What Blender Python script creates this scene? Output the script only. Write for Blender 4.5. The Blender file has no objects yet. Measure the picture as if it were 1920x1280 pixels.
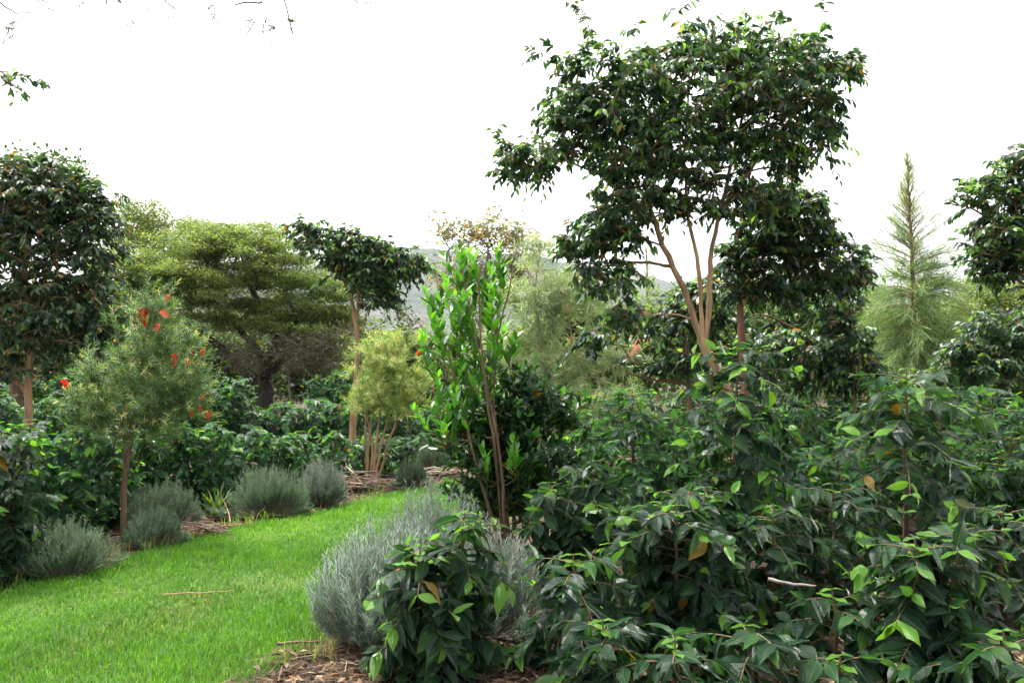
import bpy, math
import numpy as np
from mathutils import Matrix

rng = np.random.default_rng(11)
U = rng.uniform
NRM = rng.normal
scene = bpy.context.scene
COL = scene.collection

# ------------------------------------------------------------------ camera
KPX, HOR, CAMH = 1493.0, 690.0, 1.6          # focal length in px of a 1920 px wide frame, horizon row, eye height
cam = bpy.data.cameras.new('camera')
cam.lens, cam.sensor_width, cam.shift_y = 28.0, 36.0, 50.0 / 1920.0
cam.clip_start, cam.clip_end = 0.05, 20000
camo = bpy.data.objects.new('camera', cam)
camo.location, camo.rotation_euler = (0, 0, CAMH), (math.radians(90), 0, 0)
COL.objects.link(camo)
scene.camera = camo

# ------------------------------------------------------------------ sky, sun, exposure (bright overcast)
world = bpy.data.worlds.new('World')
scene.world = world
world.use_nodes = True
wt = world.node_tree
wt.nodes.clear()
sky = wt.nodes.new('ShaderNodeTexSky')
sky.sky_type = 'NISHITA'
sky.sun_disc = False
sky.sun_elevation, sky.sun_rotation = math.radians(62), math.radians(-40)
sky.air_density, sky.dust_density, sky.ozone_density = 1.0, 6.0, 1.0
hsv = wt.nodes.new('ShaderNodeHueSaturation')
hsv.inputs['Saturation'].default_value = 0.22
bg = wt.nodes.new('ShaderNodeBackground')
bg.inputs['Strength'].default_value = 0.15
wo = wt.nodes.new('ShaderNodeOutputWorld')
wt.links.new(sky.outputs[0], hsv.inputs['Color'])
wt.links.new(hsv.outputs[0], bg.inputs['Color'])
wt.links.new(bg.outputs[0], wo.inputs['Surface'])
sl = bpy.data.lights.new('sun', 'SUN')
sl.energy, sl.angle, sl.color = 1.4, math.radians(25), (1.0, 0.96, 0.9)
so = bpy.data.objects.new('sun', sl)
so.rotation_euler = (math.radians(28), 0, math.radians(40 + 180))
so.location = (0, 0, 30)
COL.objects.link(so)
vs = scene.view_settings
vs.view_transform, vs.look, vs.exposure, vs.gamma = 'Standard', 'None', 1.98, 1.0
scene.render.engine = 'CYCLES'
cy = scene.cycles
cy.max_bounces, cy.diffuse_bounces, cy.glossy_bounces, cy.transmission_bounces = 6, 4, 2, 4
cy.use_denoising = True

# ------------------------------------------------------------------ helpers
def P(px, py, d):
    return np.array([(px - 960.0) / KPX * d, d, CAMH + (HOR - py) / KPX * d])

def G(px, py):
    d = CAMH * KPX / (py - HOR)
    return np.array([(px - 960.0) / KPX * d, d])

def unit(v):
    v = np.asarray(v, float)
    return v / np.maximum(np.linalg.norm(v, axis=-1, keepdims=True), 1e-9)

UP = np.array([0, 0, 1.0])

def tag(o, label=None, cat=None, group=None, kind=None):
    if label: o['label'] = label
    if cat: o['category'] = cat
    if group: o['group'] = group
    if kind: o['kind'] = kind
    return o

def thing(name, label, cat, loc, group=None):
    o = bpy.data.objects.new(name, None)
    o.location = [float(c) for c in loc]
    o.empty_display_size = 0.1
    COL.objects.link(o)
    return tag(o, label, cat, group)

def mk_mesh(name, V, F, mat, col=None, uv=None, smooth=True):
    """V (n,3); F (m,4) quads; col (n,3) per point; uv (n,2) per point"""
    V = np.ascontiguousarray(V, np.float32)
    F = np.ascontiguousarray(F, np.int32)
    m = bpy.data.meshes.new(name)
    nf, k = F.shape
    m.vertices.add(len(V)); m.vertices.foreach_set('co', V.ravel())
    m.loops.add(nf * k); m.loops.foreach_set('vertex_index', F.ravel())
    m.polygons.add(nf); m.polygons.foreach_set('loop_start', np.arange(0, nf * k, k, dtype=np.int32))
    if smooth:
        m.polygons.foreach_set('use_smooth', np.ones(nf, bool))
    if col is not None:
        a = m.attributes.new('Col', 'FLOAT_COLOR', 'POINT')
        a.data.foreach_set('color', np.ascontiguousarray(np.hstack([col, np.ones((len(V), 1))]), np.float32).ravel())
    if uv is not None:
        l = m.uv_layers.new(name='UVMap')
        l.data.foreach_set('uv', np.ascontiguousarray(uv[F.ravel()], np.float32).ravel())
    m.update(calc_edges=True)
    m.materials.append(mat)
    return m

def link(name, mesh, parent=None, loc=None):
    o = bpy.data.objects.new(name, mesh)
    COL.objects.link(o)
    if parent is not None: o.parent = parent
    if loc is not None: o.location = [float(c) for c in loc]
    return o

# ------------------------------------------------------------------ materials
def nodes(name):
    m = bpy.data.materials.new(name)
    m.use_nodes = True
    t = m.node_tree
    t.nodes.clear()
    return m, t, (lambda k, **kw: _nn(t, k, kw))

def _nn(t, k, kw):
    n = t.nodes.new('ShaderNode' + k)
    for a, b in kw.items():
        setattr(n, a, b)
    return n

def leaf_mat(name, rough=0.4, trans=0.3, spec=0.5, vein=0.0, tint=(1.5, 1.5, 0.7), blotch=True):
    m, t, N = nodes(name)
    out = N('OutputMaterial'); p = N('BsdfPrincipled'); tr = N('BsdfTranslucent'); mx = N('MixShader')
    at = N('Attribute', attribute_name='Col'); oi = N('ObjectInfo')
    mr = N('MapRange'); mr.inputs['To Min'].default_value, mr.inputs['To Max'].default_value = 0.78, 1.22
    t.links.new(oi.outputs['Random'], mr.inputs['Value'])
    mu = N('Mix', data_type='RGBA', blend_type='MULTIPLY'); mu.inputs['Factor'].default_value = 1
    t.links.new(at.outputs['Color'], mu.inputs['A']); t.links.new(mr.outputs[0], mu.inputs['B'])
    base = mu.outputs['Result']
    if blotch:
        geo = N('NewGeometry'); nz = N('TexNoise'); nz.inputs['Scale'].default_value = 9.0; nz.inputs['Detail'].default_value = 2
        t.links.new(geo.outputs['Position'], nz.inputs['Vector'])
        m2 = N('MapRange'); m2.inputs['To Min'].default_value, m2.inputs['To Max'].default_value = 0.6, 1.4
        t.links.new(nz.outputs['Fac'], m2.inputs['Value'])
        mb = N('Mix', data_type='RGBA', blend_type='MULTIPLY'); mb.inputs['Factor'].default_value = 1
        t.links.new(base, mb.inputs['A']); t.links.new(m2.outputs[0], mb.inputs['B'])
        base = mb.outputs['Result']
    if vein > 0:
        uv = N('UVMap'); sx = N('SeparateXYZ'); t.links.new(uv.outputs[0], sx.inputs[0])
        ab = N('Math', operation='ABSOLUTE'); t.links.new(sx.outputs['X'], ab.inputs[0])
        ma = N('Math', operation='MULTIPLY_ADD'); ma.inputs[1].default_value = -0.32
        t.links.new(ab.outputs[0], ma.inputs[0]); t.links.new(sx.outputs['Y'], ma.inputs[2])
        fr = N('Math', operation='MULTIPLY'); fr.inputs[1].default_value = 2 * math.pi * 9
        t.links.new(ma.outputs[0], fr.inputs[0])
        sn = N('Math', operation='SINE'); t.links.new(fr.outputs[0], sn.inputs[0])
        av = N('Math', operation='ABSOLUTE'); t.links.new(sn.outputs[0], av.inputs[0])
        # midrib groove
        mg = N('MapRange'); mg.inputs['From Max'].default_value = 0.12; mg.inputs['To Min'].default_value = -1.0; mg.inputs['To Max'].default_value = 0.0
        t.links.new(ab.outputs[0], mg.inputs['Value'])
        ad = N('Math', operation='ADD'); t.links.new(av.outputs[0], ad.inputs[0]); t.links.new(mg.outputs[0], ad.inputs[1])
        bp = N('Bump'); bp.inputs['Strength'].default_value = vein; bp.inputs['Distance'].default_value = 0.006
        t.links.new(ad.outputs[0], bp.inputs['Height'])
        t.links.new(bp.outputs[0], p.inputs['Normal'])
        # paler midrib
        pm = N('MapRange'); pm.inputs['From Max'].default_value = 0.09; pm.inputs['To Min'].default_value = 0.55; pm.inputs['To Max'].default_value = 0.0
        t.links.new(ab.outputs[0], pm.inputs['Value'])
        mm = N('Mix', data_type='RGBA'); mm.inputs['B'].default_value = (0.13, 0.22, 0.06, 1)
        t.links.new(pm.outputs[0], mm.inputs['Factor']); t.links.new(base, mm.inputs['A'])
        base = mm.outputs['Result']
    tc = N('Mix', data_type='RGBA', blend_type='MULTIPLY'); tc.inputs['Factor'].default_value = 1
    tc.inputs['B'].default_value = (*tint, 1)
    t.links.new(base, tc.inputs['A'])
    t.links.new(base, p.inputs['Base Color']); t.links.new(tc.outputs['Result'], tr.inputs['Color'])
    p.inputs['Roughness'].default_value = rough
    p.inputs['Specular IOR Level'].default_value = spec
    mx.inputs[0].default_value = trans
    t.links.new(p.outputs[0], mx.inputs[1]); t.links.new(tr.outputs[0], mx.inputs[2]); t.links.new(mx.outputs[0], out.inputs[0])
    return m

def bark_mat(name, c1, c2, scale=18.0, stretch=0.15, rough=0.85, bump=0.5):
    m, t, N = nodes(name)
    out = N('OutputMaterial'); p = N('BsdfPrincipled'); geo = N('NewGeometry')
    mp = N('Mapping'); mp.inputs['Scale'].default_value = (1, 1, stretch)
    t.links.new(geo.outputs['Position'], mp.inputs['Vector'])
    nz = N('TexNoise'); nz.inputs['Scale'].default_value = scale; nz.inputs['Detail'].default_value = 5
    t.links.new(mp.outputs[0], nz.inputs['Vector'])
    cr = N('ValToRGB'); cr.color_ramp.elements[0].position, cr.color_ramp.elements[1].position = 0.35, 0.68
    cr.color_ramp.elements[0].color, cr.color_ramp.elements[1].color = (*c1, 1), (*c2, 1)
    t.links.new(nz.outputs['Fac'], cr.inputs[0]); t.links.new(cr.outputs[0], p.inputs['Base Color'])
    bp = N('Bump'); bp.inputs['Strength'].default_value = bump; bp.inputs['Distance'].default_value = 0.01
    t.links.new(nz.outputs['Fac'], bp.inputs['Height']); t.links.new(bp.outputs[0], p.inputs['Normal'])
    p.inputs['Roughness'].default_value = rough
    t.links.new(p.outputs[0], out.inputs[0])
    return m

def ground_mat(name, cols, scale, bump=0.6, fine=60.0):
    m, t, N = nodes(name)
    out = N('OutputMaterial'); p = N('BsdfPrincipled'); geo = N('NewGeometry')
    n1 = N('TexNoise'); n1.inputs['Scale'].default_value = scale; n1.inputs['Detail'].default_value = 6
    n2 = N('TexNoise'); n2.inputs['Scale'].default_value = fine; n2.inputs['Detail'].default_value = 6
    for n in (n1, n2): t.links.new(geo.outputs['Position'], n.inputs['Vector'])
    mm = N('Math', operation='MULTIPLY_ADD'); mm.inputs[1].default_value = 0.5
    t.links.new(n2.outputs['Fac'], mm.inputs[0])
    hf = N('Math', operation='MULTIPLY'); hf.inputs[1].default_value = 0.5
    t.links.new(n1.outputs['Fac'], hf.inputs[0]); t.links.new(hf.outputs[0], mm.inputs[2])
    cr = N('ValToRGB'); e = cr.color_ramp.elements
    e[0].position, e[1].position = 0.36, 0.64
    e[0].color, e[1].color = (*cols[0], 1), (*cols[-1], 1)
    for i, c in enumerate(cols[1:-1]):
        q = e.new(0.36 + 0.28 * (i + 1) / (len(cols) - 1)); q.color = (*c, 1)
    t.links.new(mm.outputs[0], cr.inputs[0]); t.links.new(cr.outputs[0], p.inputs['Base Color'])
    bp = N('Bump'); bp.inputs['Strength'].default_value = bump; bp.inputs['Distance'].default_value = 0.02
    t.links.new(n2.outputs['Fac'], bp.inputs['Height']); t.links.new(bp.outputs[0], p.inputs['Normal'])
    p.inputs['Roughness'].default_value = 0.95; p.inputs['Specular IOR Level'].default_value = 0.2
    t.links.new(p.outputs[0], out.inputs[0])
    return m

M_COFFEE = leaf_mat('coffee_leaf', 0.24, 0.25, 0.65, vein=0.9, tint=(2.2, 2.2, 0.8))
M_TREELEAF = leaf_mat('tree_leaf', 0.36, 0.34, 0.5, tint=(2.0, 2.0, 0.8))
M_SHRUB = leaf_mat('glossy_shrub_leaf', 0.3, 0.3, 0.5, tint=(2.0, 2.0, 0.6))
M_NEEDLE = leaf_mat('narrow_leaf', 0.55, 0.35, 0.35, tint=(1.4, 1.5, 0.8))
M_GREY = leaf_mat('lavender_leaf', 0.7, 0.2, 0.25, tint=(1.2, 1.3, 1.0))
M_FINE = leaf_mat('acacia_leaf', 0.65, 0.4, 0.25, tint=(1.4, 1.4, 0.7))
M_GRASS = leaf_mat('grass_blade', 0.55, 0.4, 0.3, tint=(1.5, 1.5, 0.5))
M_LITTER = leaf_mat('dry_litter', 0.85, 0.05, 0.2, tint=(1.2, 1, 0.8))
M_RED = leaf_mat('red_bristle', 0.5, 0.3, 0.3, tint=(1.5, 1, 1))
M_BERRY = leaf_mat('coffee_cherry', 0.3, 0.0, 0.5)
B_TAN = bark_mat('tan_bark', (0.2, 0.12, 0.06), (0.42, 0.27, 0.14))
B_BROWN = bark_mat('brown_bark', (0.09, 0.055, 0.03), (0.2, 0.125, 0.07))
B_DARK = bark_mat('dark_bark', (0.025, 0.02, 0.017), (0.075, 0.06, 0.05))
B_PALE = bark_mat('pale_bark', (0.3, 0.24, 0.16), (0.6, 0.52, 0.4))
B_RED = bark_mat('reddish_bark', (0.13, 0.06, 0.035), (0.28, 0.15, 0.09))
B_GREYTWIG = bark_mat('grey_twig', (0.14, 0.12, 0.1), (0.3, 0.26, 0.21))
M_SOIL = ground_mat('soil', [(0.028, 0.019, 0.013), (0.06, 0.04, 0.026), (0.105, 0.072, 0.046)], 1.2)
M_TURF = ground_mat('turf', [(0.03, 0.07, 0.012), (0.06, 0.12, 0.02), (0.1, 0.13, 0.035)], 1.5)
M_HILL = ground_mat('hill_slope', [(.02, .035, .026), (.045, .06, .045), (.10, .10, .085)], 0.008, 0.2, 0.09)

# ------------------------------------------------------------------ leaf shapes: +Y along the leaf, X across, Z normal
def leaf_proto(w, ns, peak=0.42, fold=0.12, droop=0.15, tip=1.0, wave=0.0, ph=0.0):
    V, UV = [], []
    for i in range(ns + 1):
        t = i / ns
        a = (t / peak) if t < peak else (1 - t) / (1 - peak)
        h = w * 0.5 * max(math.sin(a * math.pi / 2) ** (0.8 if t < peak else tip), 0.03)
        z = -droop * t * t
        for s in (-1, 0, 1):
            V.append((s * h, t, z + abs(s) * (fold * h / (w * .5) * w + wave * math.sin(t * 11 + ph + s))))
            UV.append((s * h / (w * .5), t))
    F = []
    for i in range(ns):
        for s in (0, 1):
            a = i * 3 + s
            F.append((a, a + 1, a + 4, a + 3))
    return np.array(V), np.array(F), np.array(UV)

def needle_proto(w, bend=0.0):
    V = np.array([(-w * .35, 0, 0), (w * .35, 0, 0), (w * .5, .55, bend * .3), (0, 1, -bend), (-w * .5, .55, bend * .3)])
    V = np.array([(-w * .4, 0, 0), (w * .4, 0, 0), (w * .3, 1, -bend), (-w * .3, 1, -bend)])
    return V, np.array([(0, 1, 2, 3)]), np.array([(-.5, 0), (.5, 0), (.5, 1), (-.5, 1)])

def kite_proto(w, fold=0.15, droop=0.1):
    V = np.array([(0, 0, 0), (w * .5, .45, fold * w), (0, 1, -droop), (-w * .5, .45, fold * w)])
    return V, np.array([(0, 1, 2, 3)]), np.array([(0, 0), (1, .45), (0, 1), (-1, .45)])

class Species:
    def __init__(self, mat, protos, pals, partname='leaf'):
        self.mat, self.protos, self.pals, self.partname = mat, protos, [np.array(p) for p in pals], partname
        self.cache = {}
    def mesh(self, s, k):
        if (s, k) not in self.cache:
            V, F, UV = self.protos[s]
            self.cache[s, k] = mk_mesh(self.partname, V, F, self.mat, np.tile(self.pals[k], (len(V), 1)), UV)
        return self.cache[s, k]

COFFEE = Species(M_COFFEE, [leaf_proto(w, 6, .45, fo, dr, 1.1, wv, ph) for w, fo, dr, wv, ph in
                            ((.46, .10, .10, .022, 0), (.5, .16, .26, .026, 1), (.47, .06, .42, .02, 2), (.52, .02, .18, .03, 3), (.45, .2, .34, .024, 4.4))],
                 [(.010, .038, .018), (.015, .053, .021), (.024, .078, .025), (.045, .13, .028), (.13, .31, .032), (.32, .2, .02), (.07, .08, .02)])
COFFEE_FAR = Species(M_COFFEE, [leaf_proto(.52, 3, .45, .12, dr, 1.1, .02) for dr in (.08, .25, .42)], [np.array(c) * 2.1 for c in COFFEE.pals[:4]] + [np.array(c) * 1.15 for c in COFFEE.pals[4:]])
TREE = Species(M_TREELEAF, [leaf_proto(.42, 3, .45, .10, dr, 1.0, .01, ph) for dr, ph in ((.08, 0), (.2, 1), (.35, 2))],
               [(.02, .045, .028), (.03, .068, .036), (.044, .10, .042), (.07, .155, .045), (.12, .24, .05), (.22, .14, .055), (.32, .22, .05)])
SHRUB = Species(M_SHRUB, [leaf_proto(.42, 4, .5, .16, dr, .9) for dr in (.04, .12, -.08)],
                [(.009, .036, .012), (.016, .055, .014), (.035, .12, .018), (.06, .20, .022), (.11, .30, .028), (.35, .22, .02)])
BOTTLE = Species(M_NEEDLE, [needle_proto(.13), needle_proto(.11, .12)],
                 [(.045, .10, .038), (.07, .14, .048), (.11, .20, .065), (.26, .34, .085), (.40, .39, .15), (.42, .2, .12)])
PALEB = Species(M_NEEDLE, [needle_proto(.085), needle_proto(.07, .1)],
                [(.17, .25, .13), (.25, .34, .17), (.34, .42, .22), (.46, .48, .28), (.55, .3, .2)])
LAV = Species(M_GREY, [needle_proto(.12), needle_proto(.10, .1)],
              [(.10, .15, .115), (.16, .22, .175), (.23, .295, .24), (.32, .385, .325)])
ROSE = Species(M_GREY, [needle_proto(.15), needle_proto(.12, .1)],
               [(.05, .095, .055), (.085, .15, .075), (.12, .21, .095), (.20, .28, .19)])
ACACIA = Species(M_FINE, [kite_proto(.4), kite_proto(.5, .05, .2)],
                 [(.08, .12, .04), (.125, .18, .055), (.18, .245, .07), (.25, .32, .09), (.18, .15, .1)])
PINE = Species(M_FINE, [needle_proto(.05), needle_proto(.042, .2)],
               [(.10, .17, .075), (.16, .25, .10), (.22, .32, .125), (.38, .42, .12)])
PINN = Species(M_FINE, [needle_proto(.2), needle_proto(.18, .1)], [(.03, .05, .03), (.05, .075, .035)])
FAR = Species(M_FINE, [kite_proto(.7), kite_proto(.55, .1, .2)],
              [(.035, .065, .028), (.06, .105, .04), (.11, .165, .055), (.18, .23, .075), (.2, .17, .115), (.26, .17, .04)])
LITTER = Species(M_LITTER, [needle_proto(.06), kite_proto(.4), needle_proto(.03, .1)],
                 [(.035, .024, .016), (.08, .052, .032), (.15, .10, .06), (.28, .2, .12), (.14, .065, .025)])

# ------------------------------------------------------------------ leaf clouds
class Leaves:
    """arrays of leaf placements in world space"""
    def __init__(self): self.a = []
    def add(self, pos, d, n, s, shape, pal):
        k = len(pos)
        self.a.append((np.asarray(pos, float), unit(d), np.asarray(n, float), np.broadcast_to(s, (k,)).astype(float),
                       np.broadcast_to(shape, (k,)).astype(int), np.broadcast_to(pal, (k,)).astype(int)))
    def get(self): return [np.concatenate(q) for q in zip(*self.a)]

PENDING = []          # (thing, species, leaf arrays, parts allowed)
def leaves_for(th, sp, lv, parts=300):
    pos, d, n, s, shape, pal = lv.get()
    z = n - (n * d).sum(1, keepdims=True) * d
    bad = np.linalg.norm(z, axis=1) < 1e-3
    z[bad] = np.cross(d[bad], [1, .3, .2])
    z = unit(z); x = np.cross(d, z)
    R = np.stack([x, d, z], axis=2)                      # columns
    PENDING.append((th, sp, pos, R, s, shape, pal, parts))

def bake(name, sp, pos, R, s, shape, pal, org):
    Vs, Fs, Cs, Us, off = [], [], [], [], 0
    for k, (V, F, UV) in enumerate(sp.protos):
        i = np.where(shape == k)[0]
        if not len(i): continue
        W = np.einsum('nij,vj->nvi', R[i], V) * s[i][:, None, None] + (pos[i] - org)[:, None, :]
        nv = len(V)
        c = np.array(sp.pals)[pal[i]] * U(.75, 1.28, (len(i), 1)) * U(.92, 1.08, (len(i), 3))
        Vs.append(W.reshape(-1, 3)); Cs.append(np.repeat(c, nv, axis=0)); Us.append(np.tile(UV, (len(i), 1)))
        Fs.append((F[None] + (np.arange(len(i)) * nv)[:, None, None] + off).reshape(-1, F.shape[1]))
        off += nv * len(i)
    return mk_mesh(name, np.concatenate(Vs), np.concatenate(Fs), sp.mat, np.concatenate(Cs), np.concatenate(Us))

def finish_leaves():
    """leaves that show largest in view become single parts, the rest one foliage part of their thing"""
    cell = 14
    zb = np.full((1280 // cell + 2, 1920 // cell + 2), 1e9)
    proj = []
    for th, sp, pos, R, s, shape, pal, parts in PENDING:
        c = pos + R[:, :, 1] * s[:, None] * .5
        y = np.maximum(c[:, 1], .1)
        u = 960 + c[:, 0] / y * KPX; v = HOR - (c[:, 2] - CAMH) / y * KPX
        ok = (u > 0) & (u < 1920) & (v > 0) & (v < 1280) & (c[:, 1] > .5)
        ui, vi = np.clip(u, 0, 1919).astype(int) // cell, np.clip(v, 0, 1279).astype(int) // cell
        np.minimum.at(zb, (vi[ok], ui[ok]), y[ok])
        proj.append((ok, ui, vi, y))
    for (th, sp, pos, R, s, shape, pal, parts), (ok, ui, vi, y) in zip(PENDING, proj):
        org = np.array(th.location)
        single = np.zeros(len(pos), bool)
        if parts:
            front = zb[vi, ui]
            px = s / y * KPX
            good = np.where(ok & (y < front + .12) & (px >= 11))[0]
            if len(good) > parts:
                good = good[np.argsort(-(px[good] - 25 * (y[good] - front[good])))[:parts]]
            single[good] = True
            for i in good:
                o = bpy.data.objects.new(sp.partname, sp.mesh(int(shape[i]), int(pal[i])))
                M = Matrix.Identity(4)
                r = R[i] * s[i]
                for a in range(3):
                    for b in range(3): M[a][b] = float(r[a, b])
                    M[a][3] = float(pos[i, a] - org[a])
                o.parent = th
                o.matrix_basis = M
                COL.objects.link(o)
        k = ~single
        if k.any():
            o = link('foliage', bake('foliage', sp, pos[k], R[k], s[k], shape[k], pal[k], org), th)
            o['kind'] = 'stuff'

# ------------------------------------------------------------------ stems
def tubes(C, r, sides=5):
    """C (n,m,3) curves, r (n,m) radii -> V,F"""
    C = np.asarray(C, float); n, m, _ = C.shape
    T = unit(np.gradient(C, axis=1))
    ref = np.where(np.abs(T[..., 2:3]) > .9, np.array([1.0, 0, 0]), UP)
    a = unit(np.cross(T, ref)); b = np.cross(T, a)
    th = np.arange(sides) * 2 * math.pi / sides
    V = C[:, :, None, :] + r[:, :, None, None] * (np.cos(th)[:, None] * a[:, :, None, :] + np.sin(th)[:, None] * b[:, :, None, :])
    idx = np.arange(n * m * sides).reshape(n, m, sides)
    i0, i1 = idx[:, :-1], idx[:, 1:]
    F = np.stack([i0, np.roll(i0, -1, 2), np.roll(i1, -1, 2), i1], axis=-1).reshape(-1, 4)
    return V.reshape(-1, 3), F

def resample(pts, m):
    pts = np.asarray(pts, float)
    d = np.r_[0, np.cumsum(np.linalg.norm(np.diff(pts, axis=0), axis=1))]
    t = np.linspace(0, d[-1], m)
    out = np.stack([np.interp(t, d, pts[:, k]) for k in range(pts.shape[1])], 1)
    if m > 8:                                            # round the corners
        for _ in range(2):
            out[1:-1] = (out[:-2] + 2 * out[1:-1] + out[2:]) / 4
    return out

def stem_part(name, th, pts, r0, r1, mat, sides=8, m=18, knob=.06):
    C = resample(pts, m)
    ln = np.linalg.norm(C[-1] - C[0])
    C[1:-1] += NRM(0, .004 + r0 * .08, (m - 2, 3))
    r = np.linspace(r0, r1, m) * (1 + NRM(0, knob, m))
    V, F = tubes(C[None], r[None], sides)
    link(name, mk_mesh(name, V - np.array(th.location), F, mat), th)
    return C

def tubes_part(name, th, groups, mat, sides=4):
    Vs, Fs, off = [], [], 0
    for C, r in groups:
        V, F = tubes(C, r, sides)
        Vs.append(V); Fs.append(F + off); off += len(V)
    o = link(name, mk_mesh(name, np.concatenate(Vs) - np.array(th.location), np.concatenate(Fs), mat), th)
    o['kind'] = 'stuff'
    return o

def grow(skel, tips, r_tip=.004, arch=.12, expo=.45, wob=.05):
    """connect every tip to the nearest point of the growing skeleton; returns (curves, radii), tip directions"""
    pos = list(map(np.array, skel)); par = [-1] * len(pos)
    A = np.array(pos)
    order = np.argsort([np.min(np.linalg.norm(A - t, axis=1)) for t in tips])
    buf = np.zeros((len(A) + 4 * len(tips), 3)); buf[:len(A)] = A; nn = len(A)
    paths = []
    for k in order:
        t = tips[k]
        dv = t - buf[:nn]; ds = np.linalg.norm(dv, axis=1) + 1e-6
        cost = ds * (1 + .7 * np.maximum(0, -dv[:, 2] / ds + .15)) + np.where(ds < .05, 5, 0)
        j = int(np.argmin(cost)); a = buf[j]; L = ds[j]
        mid = a + (t - a) * .5 + UP * arch * L + NRM(0, wob, 3) * L
        ts = np.linspace(0, 1, 5)[1:, None]
        q = (1 - ts) ** 2 * a + 2 * ts * (1 - ts) * mid + ts ** 2 * t
        ids = list(range(nn, nn + 4)); buf[nn:nn + 4] = q
        par.extend([j] + ids[:-1]); nn += 4
        paths.append(([j] + ids, k))
    cnt = np.zeros(nn)
    for ids, _ in paths: cnt[ids[-1]] += 1
    for i in range(nn - 1, len(A) - 1, -1):
        cnt[par[i]] += cnt[i]
    C = np.array([[buf[i] for i in ids] for ids, _ in paths])
    r = np.array([[r_tip * max(cnt[i], 1) ** expo for i in ids[1:]] for ids, _ in paths])
    r = np.concatenate([r[:, :1], r], 1)
    D = np.zeros((len(tips), 3))
    for (ids, k) in paths: D[k] = buf[ids[-1]] - buf[ids[-3]]
    return (C, r), unit(D)

def blob_tips(blobs, n, d0, shell=.45, flat=1.0):
    """blobs (px,py,rx,ry[,dd]) at depth d0: sample points in the ellipsoids, denser towards the outside"""
    B = [(*b, 0.0) if len(b) == 4 else b for b in blobs]
    w = np.array([(b[2] * b[3]) for b in B], float); w /= w.sum()
    out = []
    for b, k in zip(B, rng.multinomial(n, w)):
        v = unit(NRM(0, 1, (k, 3))) * (U(0, 1, (k, 1)) ** (shell))
        v = v * np.where(U(0, 1, (k, 1)) < .09, U(1.1, 1.4, (k, 1)), 1)
        d = d0 + b[4]
        c = P(b[0], b[1], d)
        rx, rz = b[2] / KPX * d, b[3] / KPX * d
        out.append(c + v * np.array([rx, max(rx, rz) * .8 * flat, rz]))
    return np.concatenate(out)

# ------------------------------------------------------------------ leaf sprays on twigs
def spray(lv, P0, D, L, k, leaf, shapes, pals, droop=.5, side=.8, fwd=.6, up=0.0, young=None, sag=.25, start=.15, spiral=False, sj=.15, upn=1.0):
    """twigs from P0 along D, k leaves each; returns twig curves"""
    n = len(P0); D = unit(D); L = np.broadcast_to(L, (n,))
    t = np.linspace(start, 1, k)[None, :, None]
    pos = P0[:, None] + D[:, None] * L[:, None, None] * t - UP * sag * L[:, None, None] * t * t
    tan = unit(D[:, None] - UP * 2 * sag * t)
    s1 = unit(np.cross(D, UP) + 1e-4)[:, None]; s2 = np.cross(tan, np.broadcast_to(s1, tan.shape))
    if spiral:
        ph = (np.arange(k) * 2.4)[None, :, None] + U(0, 6.28, (n, 1, 1))
        sv = np.cos(ph) * s1 + np.sin(ph) * s2
    else:
        sv = s1 * np.where(np.arange(k) % 2, 1, -1)[None, :, None]
    d = tan * fwd + sv * side - UP * droop + UP * up + NRM(0, .22, (n, k, 3))
    nr = UP * upn + NRM(0, .35, (n, k, 3)) - tan * .2
    if spiral: nr = nr * .3 + tan * .9 - sv * .2
    sc = leaf * (1 + NRM(0, sj, (n, k))) * (1 - .25 * np.linspace(0, 1, k)[None] ** 3)
    pal = rng.choice(len(pals), p=np.array(pals) / sum(pals), size=(n, k))
    if young is not None:
        yp, frac, kk = young
        pick = (U(0, 1, (n, 1)) < frac) & (np.arange(k)[None] >= k - kk)
        pal = np.where(pick, yp, pal)
    lv.add(pos.reshape(-1, 3), d.reshape(-1, 3), nr.reshape(-1, 3), np.maximum(sc, leaf * .4).ravel(), rng.integers(0, shapes, n * k), pal.ravel())
    tt = np.linspace(0, 1, 4)[None, :, None]
    return P0[:, None] + D[:, None] * L[:, None, None] * tt - UP * sag * L[:, None, None] * tt * tt

def fan(D, n, spread):
    """n jittered copies of every direction"""
    return unit(np.repeat(D, n, axis=0) + NRM(0, spread, (len(D) * n, 3)))

# ================================================================== THE SETTING
def smooth_noise(x, y, seed=0):
    v = np.zeros_like(x)
    r = np.random.default_rng(seed)
    for k in range(6):
        a, f = r.uniform(0, 6.28), 0.6 * 1.7 ** k
        p = r.uniform(0, 6.28)
        v += np.sin((x * math.cos(a) + y * math.sin(a)) * f + p) / (1 + k)
    return v

def sheet(name, x, y, zf, mat):
    X, Y = np.meshgrid(x, y)
    V = np.stack([X, Y, zf(X, Y)], -1).reshape(-1, 3)
    i = np.arange(len(x) * len(y)).reshape(len(y), len(x))
    F = np.stack([i[:-1, :-1], i[:-1, 1:], i[1:, 1:], i[1:, :-1]], -1).reshape(-1, 4)
    return tag(link(name, mk_mesh(name, V, F, mat)), kind='structure')

def graded(a, b, step, far):
    near = np.arange(a, b, step)
    ext = b + (far - b) * np.linspace(0, 1, 24)[1:] ** 3
    low = a - (far + a) * np.linspace(0, 1, 24)[1:] ** 3
    return np.r_[low[::-1], near, ext]

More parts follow.
